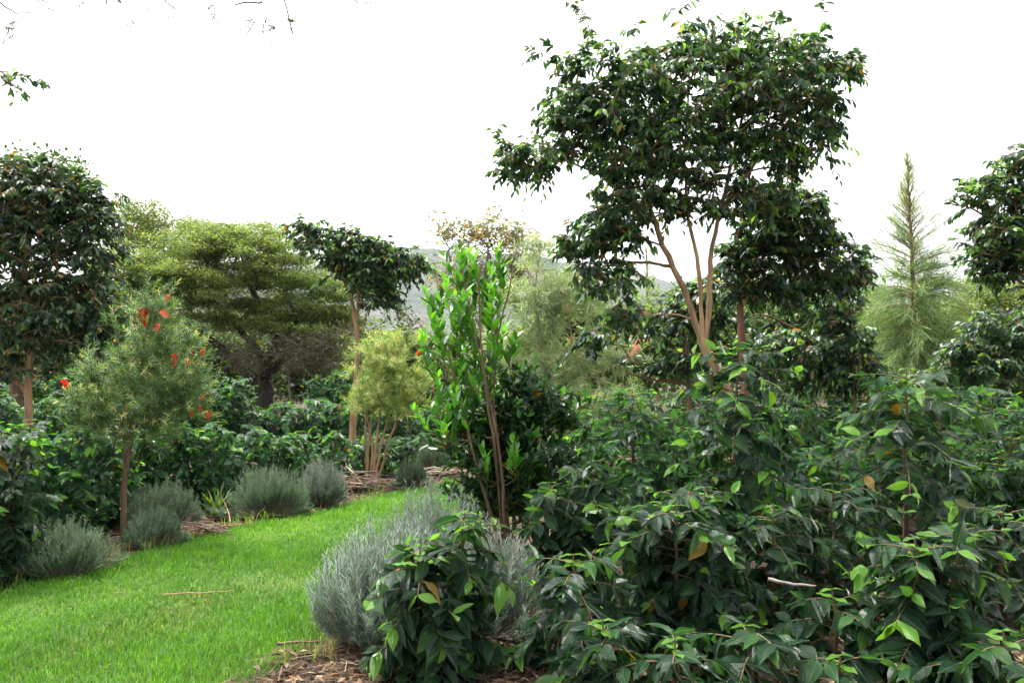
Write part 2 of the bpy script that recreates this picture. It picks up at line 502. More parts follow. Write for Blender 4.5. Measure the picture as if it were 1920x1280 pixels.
LAWN_L = [(-5.6, .4), (-4.4, 4.2), (-3.85, 5.6), (-3.3, 6.75), (-2.85, 8.0), (-2.1, 8.95), (-1.75, 10.0), (-.9, 11.2), (.4, 12.2), (1.8, 12.8)]
LAWN_R = [(-1.2, .4), (-1.3, 3.0), (-1.38, 3.85), (-1.34, 4.1), (-1.15, 4.5), (-.98, 4.75), (-.85, 6.0), (-.5, 7.6), (0, 9.0), (.8, 10.1), (1.9, 10.9)]
L_, R_ = resample(LAWN_L, 60), resample(LAWN_R, 60)
def lawn_u(x, y):
    """signed distance-like value: > 0 inside the lawn"""
    poly = np.concatenate([L_, R_[::-1]])
    ins = np.zeros(x.shape, bool)
    j = len(poly) - 1
    dist = np.full(x.shape, 1e9)
    for i in range(len(poly)):
        (x0, y0), (x1, y1) = poly[j], poly[i]
        c = ((y1 > y) != (y0 > y)) & (x < (x0 - x1) * (y - y1) / (y0 - y1 + 1e-12) + x1)
        ins ^= c
        tx, ty = x1 - x0, y1 - y0
        t = np.clip(((x - x0) * tx + (y - y0) * ty) / (tx * tx + ty * ty + 1e-12), 0, 1)
        dist = np.minimum(dist, np.hypot(x - x0 - t * tx, y - y0 - t * ty))
        j = i
    return np.where(ins, dist, -dist)

def gz(x, y):
    near = np.exp(-(np.hypot(x, y - 7) / 14) ** 2)
    return (smooth_noise(x * 1.3, y * 1.3, 3) * .018 - .03) * near
ground = sheet('ground', graded(-8, 8, .14, 6000), graded(.5, 16, .14, 6000), gz, M_SOIL)

# the lawn: a turf sheet a little above the soil
t = np.linspace(0, 1, 9)[None, :, None]
LW = L_[:, None] * (1 - t) + R_[:, None] * t
edge = np.ones((60, 9)); 
V = np.concatenate([LW, (-.045 + .065 * np.minimum(np.sin(t * math.pi) * 2.2, 1) + np.zeros((60, 9, 1)))], -1)
i = np.arange(540).reshape(60, 9)
F = np.stack([i[:-1, :-1], i[:-1, 1:], i[1:, 1:], i[1:, :-1]], -1).reshape(-1, 4)
lawn = tag(link('lawn', mk_mesh('lawn', V.reshape(-1, 3), F, M_TURF)), kind='structure')

# far ridge seen through the gap between the trees
x = np.linspace(-1500, 1500, 140); y = np.linspace(700, 1500, 60)
def ridge(X, Y):
    u = (Y - 700) / 800
    top = 118 + 55 * np.exp(-((X + 180) / 330) ** 2) + 30 * np.exp(-((X - 420) / 260) ** 2) + 18 * smooth_noise(X * .012, Y * .004, 5)
    return np.sin(np.clip(u, 0, 1) * math.pi * .62) ** 1.3 * top + smooth_noise(X * .03, Y * .03, 8) * 7 * u - 2
sheet('hills', x, y, ridge, M_HILL)

# ------------------------------------------------------------------ grass
def grass(name, label, n, yr, xr, keep, hgt, wid, pals, probs, lean=.5):
    x, y = U(*xr, n), yr[0] * (yr[1] / yr[0]) ** U(0, 1, n)      # denser near the camera
    k = keep(x, y); x, y = x[k], y[k]; n = len(x)
    h = hgt * (1 + .55 * smooth_noise(x * 5, y * 5, 21) * .5 + NRM(0, .25, n)); h = np.clip(h, .012, None)
    w = wid * (y / 5) ** .7
    a = U(0, 6.28, n); le = np.abs(NRM(0, lean, n)) + .1
    d = np.stack([np.cos(a), np.sin(a), 0 * a], 1)
    s = np.stack([-np.sin(a), np.cos(a), 0 * a], 1) * w[:, None] * .5
    b = np.stack([x, y, np.clip(lawn_u(x, y) * .1 - .02, -.02, .012)], 1)
    m = b + d * (h * le * .35)[:, None] + UP * (h * .62)[:, None]
    tpt = b + d * (h * le)[:, None] + UP * (h * .9)[:, None]
    V = np.stack([b - s, b + s, m + s * .8, m - s * .8, tpt + s * .12, tpt - s * .12], 1).reshape(-1, 3)
    o = (np.arange(n) * 6)[:, None]
    F = np.concatenate([o + [0, 1, 2, 3], o + [3, 2, 4, 5]])
    z = smooth_noise(x * 1.1, y * 1.1, 31) * .45 + smooth_noise(x * 6, y * 6, 33) * .4 + NRM(0, .65, n)
    q = np.clip(np.searchsorted(np.cumsum(probs), np.clip(.5 + z * .28, 0, .999)), 0, len(pals) - 1)
    c = np.array(pals)[q] * U(.75, 1.25, (n, 1))
    return tag(link(name, mk_mesh(name, V, F, M_GRASS, np.repeat(c, 6, 0))), label, 'grass', kind='stuff')

GP = [(.20, .22, .07), (.045, .13, .012), (.075, .20, .016), (.11, .26, .022), (.18, .32, .05)]
def keep_lawn(x, y): return lawn_u(x, y) + NRM(0, .05, len(x)) + smooth_noise(x * 3, y * 3, 4) * .05 > .02
def bare(x, y): return ((x + 1.15) / .45) ** 2 + ((y - 4.15) / .5) ** 2 + smooth_noise(x * 6, y * 6, 9) * .25 < 1
grass('grass', 'short bright green lawn grass curving between the shrubs', 420000, (2.6, 13), (-5.6, 2.2),
      lambda x, y: keep_lawn(x, y), .042, .0046, GP, [.07, .25, .36, .22, .10])
def keep_edge(x, y):
    u = lawn_u(x, y)
    return (np.abs(u + .02) < .16) & (smooth_noise(x * 3.1, y * 2.7, 41) > .25) & (U(0, 1, len(x)) < .6)
grass('edge_grass', 'longer yellowish grass fringe along the lawn border', 60000, (4.3, 13), (-5, 2.2), keep_edge, .12, .004,
      [(.30, .26, .10), (.14, .24, .03), (.12, .27, .025)], [.3, .4, .3], .45)

# ------------------------------------------------------------------ dry mulch on the beds
def litter(name, label, n, xr, yr, keep, zf=.0, size=(.04, .16), parent=None):
    x, y = U(*xr, n), U(*yr, n)
    k = keep(x, y); x, y = x[k], y[k]; n = len(x)
    lv = Leaves()
    a = U(0, 6.28, n)
    lv.add(np.stack([x, y, gz(x, y) + .006 + U(0, .03, n) + np.where(lawn_u(x, y) > .03, .06, 0)], 1), np.stack([np.cos(a), np.sin(a), NRM(.02, .13, n)], 1),
           UP + NRM(0, .3, (n, 3)), U(*size, n), rng.integers(0, 3, n), rng.choice(5, p=[.25, .3, .25, .12, .08], size=n))
    pos, d, nn, s, sh, pal = lv.get()
    z = unit(nn - (nn * d).sum(1, keepdims=True) * d); R = np.stack([np.cross(d, z), d, z], 2)
    s = np.where(sh == 1, s * .6, s)
    return tag(link(name, bake(name, LITTER, pos, R, s, sh, pal, np.zeros(3))), label, 'mulch', kind='stuff')
litter('mulch', 'brown mulch of dry leaves and stalks on the bed behind the lawn', 42000, (-6, 2.5), (4.8, 14),
       lambda x, y: (lawn_u(x, y) < .04 + .06 * smooth_noise(x * 4, y * 4, 6)) & (lawn_u(x, y) > -1.6) & (x < -1 + .0 * y + np.where(y > 9.5, 3, 0)))
litter('leaf_litter', 'brown litter of dry stalks under the front bushes', 26000, (-1.6, 3.2), (3.0, 6.2),
       lambda x, y: lawn_u(x, y) < .03 + .05 * smooth_noise(x * 6, y * 6, 9))

# ================================================================== BUSHES
def coffee(name, label, px, d, top, r, group, stems=1, sparse=0.0, leaf=.15, youngf=.5, far=False, seed=None, lean=(0, 0), low=.1, cat='coffee bush', parts=300, berries=0, yaw=None):
    sp = COFFEE_FAR if far else COFFEE
    h = CAMH + (HOR - top) / KPX * d
    base = np.array([(px - 960) / KPX * d, d, gz(np.array((px - 960) / KPX * d), np.array(d))])
    th = thing(name, label, cat, base, group)
    lv = Leaves(); lat, lrad = [], []
    ntot = len(sp.protos)
    for s in range(stems):
        az = 6.28 * s / max(stems, 1) + U(0, 1)
        off = np.array([math.cos(az), math.sin(az), 0]) * (r * .38 if stems > 1 else 0)
        hs = h * (1 if s == 0 else U(.8, .98)) - .03
        topp = base + off + np.array([lean[0], lean[1], hs])
        C = stem_part('stem', th, [base + off * .15 - [0, 0, .03], base + off * .5 + [U(-.03, .03), U(-.03, .03), hs * .4], topp],
                      .016 + .008 * h, .004, B_BROWN, 6, 12)
        rr = r * (1.05 if stems == 1 else .72)
        step = .05 + .03 * sparse
        zs = np.arange(max(low * hs, .08), hs * .985, step)
        u = zs / hs
        for i, (z, uu) in enumerate(zip(zs, u)):
            o = np.array([np.interp(z + C[0, 2], C[:, 2], C[:, 0]), np.interp(z + C[0, 2], C[:, 2], C[:, 1]), z + C[0, 2]])
            a0 = (i % 2) * math.pi / 2 + U(-.5, .5) + s
            for a in (a0, a0 + math.pi + U(-.3, .3)):
                prof = math.sqrt(max(1 - max(uu - .38, 0) ** 2 / .62 ** 2 * .86, .02)) * (1 if uu > .38 else .78 + .22 * uu / .38)
                l = rr * prof * U(.6, 1.12)
                Hh = np.array([math.cos(a), math.sin(a), 0])
                rise = .15 + .9 * max(uu - .55, 0); bend = U(.35, .6) * (1 - .5 * max(uu - .6, 0))
                tt = np.linspace(0, 1, 5)[:, None]
                cv = o + Hh * l * tt + UP * (rise * l * tt - bend * l * tt * tt)
                cv[:, 2] = np.maximum(cv[:, 2], .04 + base[2])
                lat.append(cv); lrad.append(np.linspace(.0045, .0018, 5))
                k = max(int(l / (leaf * .27 + .03 * sparse)), 2)
                t = np.linspace(.22 if l > .25 else .35, 1.0, k)
                q = o + Hh * l * t[:, None] + UP * (rise * l * t - bend * l * t * t)[:, None]
                q[:, 2] = np.maximum(q[:, 2], .05 + base[2])
                tan = unit(Hh * l + UP * (rise * l - 2 * bend * l * t)[:, None])
                S = np.array([-math.sin(a), math.cos(a), 0])
                for sg in (-1, 1):
                    dd = tan * .5 + S * sg * (.85 - .35 * t[:, None] ** 3) - UP * (U(-.1, .75, (k, 1)) - .45 * (t[:, None] > .88) - .3 * max(uu - .6, 0)) + NRM(0, .24, (k, 3))
                    sc = leaf * U(.72, 1.12, k) * np.where(t > .92, .72, 1)
                    pal = rng.choice(4, p=[.3, .36, .24, .1], size=k)
                    yf = youngf * (.08 + .92 * uu ** 1.6)
                    isy = (t > .84) & (U(0, 1) < yf)
                    pal = np.where(isy, np.where(U(0, 1, k) < .6, 4, 3), pal)
                    pal = np.where(U(0, 1, k) < .004 + .02 * sparse, rng.choice([5, 6], size=k), pal)
                    keepl = U(0, 1, k) > sparse * .35
                    nr = UP * 1.0 + tan * .3 + NRM(0, .38, (k, 3))
                    lv.add(q[keepl], dd[keepl], nr[keepl], sc[keepl], rng.integers(0, ntot, keepl.sum()), pal[keepl])
        # leading shoot
        for j in range(3):
            a = j * 1.57 + U(0, .5)
            for sg in (0, math.pi):
                dd = np.array([[math.cos(a + sg), math.sin(a + sg), .25 + .3 * (2 - j) / 2 - .25]])
                lv.add(topp[None] - UP * .05 * (2 - j), dd, UP[None], leaf * (.55 + .2 * (2 - j)), 3 % ntot, 4 if j > 0 or U(0, 1) < youngf else 2)
    tubes_part('branchwork', th, [(np.array(lat), np.array(lrad))], B_BROWN, 4)
    leaves_for(th, sp, lv, parts)
    if berries:
        ch = np.array(lat)[rng.integers(0, len(lat), berries)]
        ico = np.array([(0, 0, 1), (.9, 0, .3), (.28, .85, .3), (-.73, .53, .3), (-.73, -.53, .3), (.28, -.85, .3), (0, 0, -1)])
        for c in ch:
            nb = rng.integers(2, 5); col = [(.35, .05, .02), (.4, .13, .02), (.12, .25, .04)][rng.integers(0, 3)]
            Vb, Fb = [], []
            at = c[2] * .6 + c[3] * .4
            for b in range(nb):
                Vb.append(at + NRM(0, .006, 3) + ico * .0085); o0 = b * 7
                for q in range(5):
                    a1, a2 = 1 + q, 1 + (q + 1) % 5
                    Fb += [(o0, o0 + a1, o0 + a2, o0 + a2), (o0 + 6, o0 + a2, o0 + a1, o0 + a1)]
            Fb = np.array(Fb)[:, :3]
            link('cherry_cluster', mk_mesh('cherry_cluster', np.concatenate(Vb) - base, Fb, M_BERRY, np.tile(np.array(col), (nb * 7, 1))), th)
    return th

# --- front bushes right of the lawn
FB = 'coffee bushes in the front bed'
coffee('coffee_bush', 'rounded young coffee bush with bright top leaves, in front of the grey lavender', 815, 4.25, 938, .43, None, stems=3, youngf=1.0, leaf=.15, berries=3)
coffee('coffee_bush', 'broad dark coffee bush beside the rounded bush by the lavender', 1270, 4.75, 890, .56, None, stems=3, youngf=.6, leaf=.145, berries=4)
coffee('coffee_bush', 'dense dome-shaped coffee bush with drooping leaves and bright crown', 1745, 4.2, 955, .5, None, stems=2, youngf=1.0, leaf=.15, berries=3)
coffee('coffee_bush', 'low coffee shoot spreading between two broad front bushes', 1400, 3.95, 1140, .42, None, youngf=.15, leaf=.15, low=.3)
coffee('coffee_bush', 'low coffee bush filling the gap beside the rounded bush', 1075, 4.4, 1015, .38, None, youngf=.25, leaf=.155)
coffee('coffee_bush', 'small low coffee seedling in front of the dome-shaped bush', 1575, 3.75, 1195, .3, None, youngf=.15, leaf=.15, low=.3)
coffee('coffee_bush', 'dark coffee bush tucked behind the tall bright green shrub', 1070, 5.7, 845, .5, None, stems=2, youngf=.45, leaf=.15)
coffee('coffee_bush', 'tall leggy coffee plant before the tan-barked shade tree', 1385, 6.0, 622, .55, None, stems=1, sparse=.3, youngf=.9, leaf=.16, low=.3, berries=8)
coffee('coffee_bush', 'tall open coffee plant with long bare twigs before the feathery conifer', 1700, 6.0, 672, .62, None, stems=1, sparse=.5, youngf=.6, leaf=.16, low=.25, berries=6)
coffee('coffee_bush', 'knee-high coffee seedling on the litter between the broad and low front bushes', 1265, 3.75, 1170, .36, None, youngf=.15, leaf=.15, low=.2)
coffee('coffee_bush', 'low coffee bush at the foot of the dome-shaped one, away from the lawn', 1880, 3.65, 1150, .36, None, youngf=.15, leaf=.15, low=.2)
coffee('coffee_bush', 'low wide coffee bush in front of the tall open coffee plant', 1560, 4.45, 1075, .42, None, youngf=.15, leaf=.15, low=.15)
coffee('coffee_bush', 'knee-high coffee seedling beside the rounded bush, under the broad dark one', 1130, 3.85, 1140, .32, None, youngf=.15, leaf=.15, low=.2)
mid = [(1185, 7.0, 715, .45, 1), (1545, 6.8, 800, .55, 2), (1885, 6.3, 800, .55, 2), (1560, 5.3, 885, .5, 1), (1310, 5.7, 860, .5, 2), (1880, 5.2, 925, .5, 1),
       (1450, 5.1, 920, .45, 1), (1130, 8.6, 735, .5, 2), (1255, 8.9, 745, .5, 2), (1480, 8.6, 745, .5, 2), (1630, 9.4, 745, .55, 2), (1770, 8.1, 722, .55, 2),
       (1850, 9.4, 715, .6, 2), (1935, 7.8, 705, .6, 2), (1385, 10.3, 760, .6, 2), (1550, 11, 740, .6, 2), (1710, 11.2, 730, .6, 2), (1840, 12, 720, .6, 2), (1240, 10.8, 760, .6, 2), (1080, 10.2, 790, .5, 2), (1790, 7.2, 800, .5, 2), (1400, 7.4, 800, .5, 2), (1270, 7.3, 790, .45, 2), (1640, 7.4, 800, .5, 2)]
def beside(px):
    for lim, s in ((60, 'before the forked tan trunk'), (200, 'behind the red-flowered tree'), (300, 'between red-flowered tree and acacia limb'), (400, 'under the low acacia limb'), (530, 'before the dark acacia trunk'), (640, 'before the dry twiggy thicket'),
                   (720, 'behind the pale many-stemmed shrub'), (800, 'before the gap with the far hill'), (930, 'behind the tall bright green shrub'), (1010, 'before the willowy bottlebrush'), (1150, 'beside the small understorey tree'), (1262, 'under the level red-brown limb'),
                   (1330, 'beside the tan shade tree trunk'), (1420, 'at the foot of the tan shade tree'), (1520, 'beside the darker shade tree trunk'), (1570, 'beside the drooping dark tree'), (1650, 'under the drooping dark tree'),
                   (1735, 'before the feathery conifer'), (1800, 'beside the feathery conifer'), (1865, 'before the grey-green bushy tree'), (9999, 'under the dark leafy tree past the conifer')):
        if px < lim: return s
def row(d): return 'first' if d < 6 else 'second' if d < 7.6 else 'third' if d < 9.7 else 'fourth'
for px, d, top, r, st in mid:
    coffee('coffee_bush', 'leafy coffee bush in the field, ' + row(d) + ' row, ' + beside(px), px, d, top, r, 'coffee bushes in the field', stems=st,
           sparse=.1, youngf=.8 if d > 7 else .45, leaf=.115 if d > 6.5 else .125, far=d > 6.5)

# --- hedge behind the lawn
hedge = [(-15, 6.0, 795, .5, 'coffee bush at the lawn edge beside the thin sprawling rosemary'), (95, 7.3, 790, .5, 'hedge coffee bush behind the pile of dry cut stalks'), (185, 8.1, 778, .5, 'hedge coffee bush right behind the red-flowered tree trunk'),
         (290, 8.9, 778, .52, 'hedge coffee bush behind the rounded rosemary clump'), (375, 9.3, 785, .5, 'hedge coffee bush behind the strappy grass clump'), (455, 9.9, 795, .52, 'hedge coffee bush behind the near end of the long rosemary mound'),
         (535, 10.4, 800, .52, 'hedge coffee bush behind the far end of the long rosemary mound'), (610, 11, 800, .52, 'hedge coffee bush behind the paler round rosemary mound'), (690, 12, 800, .55, 'hedge coffee bush right behind the many-stemmed pale shrub'),
         (770, 12.9, 805, .55, 'hedge coffee bush behind the small round rosemary'), (840, 13.6, 800, .55, 'last hedge coffee bush beside the white-barked trunk'), (-60, 7.6, 780, .5, 'hedge coffee bush behind the one at the lawn edge'), (20, 8.5, 780, .5, 'hedge coffee bush before the forked tan trunk')]
for px, d, top, r, lab in hedge:
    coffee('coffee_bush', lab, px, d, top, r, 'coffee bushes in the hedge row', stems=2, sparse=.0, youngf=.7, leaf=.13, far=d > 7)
back = [(60, 12.5, 735, .6), (160, 13, 720, .65), (260, 14, 735, .7), (345, 14.5, 715, .7), (420, 15, 700, .75), (500, 15, 745, .7), (580, 15, 742, .7), (650, 15.5, 740, .7), (740, 16, 745, .7), (820, 16.5, 750, .7), (-30, 12, 730, .6), (900, 15, 770, .7), (980, 13.5, 790, .7)]
for px, d, top, r in back:
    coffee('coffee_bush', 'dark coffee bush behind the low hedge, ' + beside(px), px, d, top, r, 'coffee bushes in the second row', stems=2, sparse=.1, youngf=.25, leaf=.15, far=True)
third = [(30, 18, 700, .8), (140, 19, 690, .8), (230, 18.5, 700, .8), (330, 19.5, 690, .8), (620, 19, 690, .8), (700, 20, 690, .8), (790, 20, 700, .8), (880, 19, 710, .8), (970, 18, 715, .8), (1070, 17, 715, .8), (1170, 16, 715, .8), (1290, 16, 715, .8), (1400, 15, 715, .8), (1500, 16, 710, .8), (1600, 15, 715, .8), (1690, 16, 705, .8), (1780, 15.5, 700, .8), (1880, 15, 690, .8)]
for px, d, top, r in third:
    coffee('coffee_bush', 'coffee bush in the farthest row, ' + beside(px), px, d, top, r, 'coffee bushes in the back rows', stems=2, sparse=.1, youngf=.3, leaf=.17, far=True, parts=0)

# --- lavender and rosemary
def lavender(name, label, px, d, top, rx, ry, sp, n, k, leaf, group=None, bare=.35, dome=False, base_r=.1, dy=0, upright=1.0, cat='lavender'):
    h = CAMH + (HOR - top) / KPX * d
    b = np.array([(px - 960) / KPX * d, d + dy, 0.0])
    th = thing(name, label, cat, b, group)
    a = U(0, 6.28, n); q = np.sqrt(U(0, 1, n))
    f1, f2, f3 = U(0, 6.28, 3); lob = 1 + .2 * np.sin(2 * a + f1) + .16 * np.sin(3 * a + f2) + .1 * np.sin(5 * a + f3)
    q = q * lob
    ex = np.stack([np.cos(a) * q * rx, np.sin(a) * q * ry, np.zeros(n)], 1)
    if dome: z = h * (np.sqrt(np.clip(1 - q ** 2, 0, 1)) * .72 + .2) * U(.62, 1.05, n) * (1 + .16 * np.sin(2 * a + f3) * np.clip(q, 0, 1) + .1 * np.sin(9 * a + f1))
    else: z = h * (1 - .5 * np.clip(q, 0, 1.2) ** 2) * U(.68, 1.05, n) * (1 + .08 * np.sin(7 * a + f1))
    tip = b + ex + UP * z[:, None]
    st = b + np.stack([np.cos(a) * base_r * q, np.sin(a) * base_r * q, np.zeros(n)], 1)
    mid = st * .5 + tip * .5 + ex * (.28 * upright) - UP * (z * .06)[:, None] + NRM(0, .02, (n, 3))
    bez = lambda t: (1 - t) ** 2 * st[:, None] + 2 * t * (1 - t) * mid[:, None] + t ** 2 * tip[:, None]
    tubes_part('branchwork', th, [(bez(np.linspace(0, 1, 5)[None, :, None]), np.tile(np.linspace(.005, .0015, 5), (n, 1)))], B_GREYTWIG, 3)
    t = np.linspace(bare, 1, k)[None, :, None] + NRM(0, .01, (n, k, 1))
    p = bez(t); tan = unit(2 * (1 - t) * (mid - st)[:, None] + 2 * t * (tip - mid)[:, None])
    rnd = unit(NRM(0, 1, (n, k, 3))); rnd = unit(rnd - (rnd * tan).sum(-1, keepdims=True) * tan)
    dd = tan * .85 + rnd * .6
    lv = Leaves()
    np_ = len(sp.pals)
    hh = np.clip((t[..., 0] - .3) / .7, 0, 1)
    pal = np.clip((hh * (np_ - 1) * .7 + NRM(.4, .7, (n, k))).round(), 0, np_ - 1).astype(int)
    lv.add(p.reshape(-1, 3), dd.reshape(-1, 3), NRM(0, 1, (n * k, 3)) + UP, leaf * U(.6, 1.2, n * k) * (1 - .35 * np.repeat(np.linspace(0, 1, k)[None] ** 4, n, 0).ravel()), rng.integers(0, 2, n * k), pal.ravel())
    leaves_for(th, sp, lv, 0)
    return th
lavender('lavender_bush', 'big grey-green lavender bush spilling onto the lawn edge by the rounded coffee bush', 725, 4.75, 965, .47, .42, LAV, 460, 44, .058, bare=.15, base_r=.26, upright=.6)
lavender('lavender_bush', 'grey-green lavender with upright spikes behind the rounded coffee bush', 815, 5.6, 905, .5, .45, LAV, 280, 44, .058, bare=.25, upright=.3, base_r=.25)
lavender('lavender_bush', 'grey-green lavender at the foot of the tall bright green shrub', 900, 4.95, 980, .45, .4, LAV, 240, 42, .058, bare=.2, base_r=.2)
RG = None
ro = dict(sp=ROSE, dome=True, bare=.45, cat='rosemary')
lavender('rosemary_bush', 'rounded grey-green rosemary clump beside the red-flowered tree trunk', 305, 8.0, 893, .37, .32, n=620, k=26, leaf=.035, **ro)
lavender('rosemary_bush', 'small rosemary tuft on the lawn edge at the foot of the red-flowered tree', 288, 7.2, 945, .26, .22, n=380, k=24, leaf=.035, **ro)
lavender('rosemary_bush', 'sprawling thin rosemary on the lawn edge beside the pile of cut stalks', 125, 6.15, 970, .38, .28, n=320, k=26, leaf=.04, sp=ROSE, bare=.3, cat='rosemary')
lavender('rosemary_bush', 'long grey-green rosemary mound before the coffee hedge', 505, 8.7, 866, .46, .34, n=700, k=26, leaf=.038, **ro)
lavender('rosemary_bush', 'paler round rosemary mound beside the pile of brown prunings', 602, 9.2, 853, .3, .32, n=560, k=26, leaf=.04, sp=LAV, dome=True, bare=.4, cat='rosemary')
lavender('rosemary_bush', 'small round rosemary at the foot of the many-stemmed pale shrub', 772, 10.8, 860, .22, .22, n=380, k=22, leaf=.04, **ro)
lavender('rosemary_bush', 'rosemary ball farther along the path behind the small round one', 812, 12.3, 818, .27, .25, n=420, k=22, leaf=.045, **ro)

# --- bottlebrushes
def bristle_flower(th, c, r, L, axis, col):
    n = 90
    ax = unit(np.array(axis)); t = U(0, 1, n)
    v = unit(np.cross(np.broadcast_to(ax, (n, 3)), NRM(0, 1, (n, 3))))
    p = c + ax * (t * L)[:, None]
    lv = Leaves(); lv.add(p, v + ax * .35, ax + 0 * v, r, 0, 0)
    pos, d, nn, s, sh, pal = lv.get()
    z = unit(nn - (nn * d).sum(1, keepdims=True) * d); R = np.stack([np.cross(d, z), d, z], 2)
    sp = Species(M_RED, [needle_proto(.16)], [col])
    link('flower', bake('flower', sp, pos, R, s, sh, pal, np.array(th.location)), th)

PINK = (.72, .45, .35)
def bottlebrush(name, label, trunks, base, blobs, d, tips, shoots, L, k, leaf, sp, pals, young, flowers, bark, rad, droop=.0, cat='tree', up=.5, sag=0.05, spread=.5, flat=1.0):
    th = thing(name, label, cat, base)
    sk = []
    for pts, r0, r1 in trunks:
        sk.append(stem_part('trunk', th, pts, r0, r1, bark, 7, 16))
    T = blob_tips(blobs, tips, d, .6, flat)
    (C, r), D = grow(np.concatenate(sk), T, rad)
    lv = Leaves()
    P0 = np.repeat(T, shoots, 0) + NRM(0, .03, (len(T) * shoots, 3)); DD = fan(unit(D * .6 + UP * up), shoots, spread)
    cv = spray(lv, P0, DD, L * U(.6, 1.2, len(P0)), k, leaf, 2, pals, droop, .8, .7, 0, young, sag, .05, True, .2)
    tubes_part('branchwork', th, [(C, r), (cv, np.tile(np.linspace(.003, .0012, 4) * (2.2 if sp is PALEB else 1), (len(cv), 1)))], bark, 3)
    leaves_for(th, sp, lv, 0)
    for (px, py, s) in flowers:
        dd = d - .25 + U(-.1, .1)
        bristle_flower(th, P(px, py + 6, dd), s / KPX * dd * .42, s / KPX * dd * 1.1, UP + NRM(0, .3, 3), PINK if sp is PALEB else (.6, .018, .01) if U(0, 1) < .8 else (.5, .05, .02))
    return th
d = 7.6
b0 = P(230, 1010, d); b0[2] = 0
bottlebrush('bottlebrush_tree', 'slender bottlebrush tree with red flower spikes at the lawn edge',
    [([b0 - [0, 0, .05], P(231, 940, d), P(236, 880, d), P(243, 820, d), P(255, 740, d), P(272, 640, d), P(288, 560, d)], .031, .006),
     ([P(236, 880, d), P(232, 800, d), P(215, 730, d), P(190, 670, d)], .02, .005), ([P(243, 820, d), P(280, 760, d), P(330, 690, d)], .018, .005)], b0,
    [(288, 595, 30, 50), (285, 660, 58, 50), (262, 735, 110, 60), (200, 770, 62, 42), (340, 740, 55, 75), (180, 705, 24, 55), (350, 655, 30, 30), (250, 800, 90, 40), (150, 760, 30, 25)], d, 330, 3, .24, 30, .055, BOTTLE, [.25, .35, .3, .1], (4, .2, 10),
    [(262, 590, 17), (272, 588, 15), (270, 607, 18), (292, 616, 14), (315, 588, 15), (257, 645, 13), (331, 672, 14), (327, 685, 16), (378, 661, 13), (128, 722, 16), (352, 680, 12), (375, 765, 11), (390, 780, 14), (358, 775, 10), (235, 765, 13), (312, 560, 13), (380, 745, 9)],
    B_BROWN, .0022)
d = 11.1
b0 = P(700, 908, d); b0[2] = 0
bottlebrush('bottlebrush_shrub', 'many-stemmed pale yellow-green bottlebrush shrub above brown prunings',
    [([b0 - [0, 0, .05] + np.array([dx, 0, 0]), P(mx, 830, d), P(tx, 730, d)], .022, .008) for dx, mx, tx in
     ((-.09, 686, 688), (-.08, 690, 705), (-.02, 705, 718), (.02, 716, 740), (.05, 728, 765), (-.04, 700, 675))], b0,
    [(730, 710, 76, 72), (720, 660, 50, 28), (690, 745, 38, 40), (770, 740, 36, 45), (730, 770, 60, 22)], d, 230, 4, .17, 24, .062, BOTTLE, [.0, .05, .3, .65], (4, .5, 12),
    [(742, 668, 9), (784, 660, 9), (637, 761, 8), (716, 704, 8), (812, 731, 8), (712, 820, 8)], B_TAN, .0025, cat='shrub')
d = 12.0
b0 = P(1040, 889, d); b0[2] = 0
bottlebrush('willowy_bottlebrush', 'airy pale bottlebrush tree with weeping narrow leaves and pale trunk',
    [([b0 - [0, 0, .05], P(1032, 760, d), P(1025, 690, d), P(1008, 600, d), P(1003, 540, d), P(1006, 500, d), P(1015, 450, d)], .05, .012),
     ([P(1003, 540, d), P(985, 500, d), P(970, 470, d)], .02, .006), ([P(1020, 670, d), P(985, 630, d), P(950, 600, d)], .02, .006),
     ([P(1025, 690, d), P(1075, 650, d), P(1062, 570, d)], .02, .006), ([P(1032, 740, d), P(1120, 700, d), P(1185, 670, d)], .02, .006), ([P(1032, 740, d), P(960, 720, d), P(930, 690, d)], .02, .006)], b0,
    [(1005, 560, 70, 60), (1080, 560, 70, 60), (970, 660, 75, 60), (1080, 670, 90, 70), (1180, 680, 42, 38), (1000, 470, 50, 30), (1130, 760, 90, 30), (1000, 760, 90, 40)], d, 270, 4, .3, 20, .135, PALEB, [.12, .38, .36, .14], (3, .2, 8),
    [(1190, 640, 26), (1200, 655, 30), (1182, 662, 22), (1072, 640, 14), (1065, 580, 12)], B_PALE, .0036, droop=.35, up=.05, sag=.3)

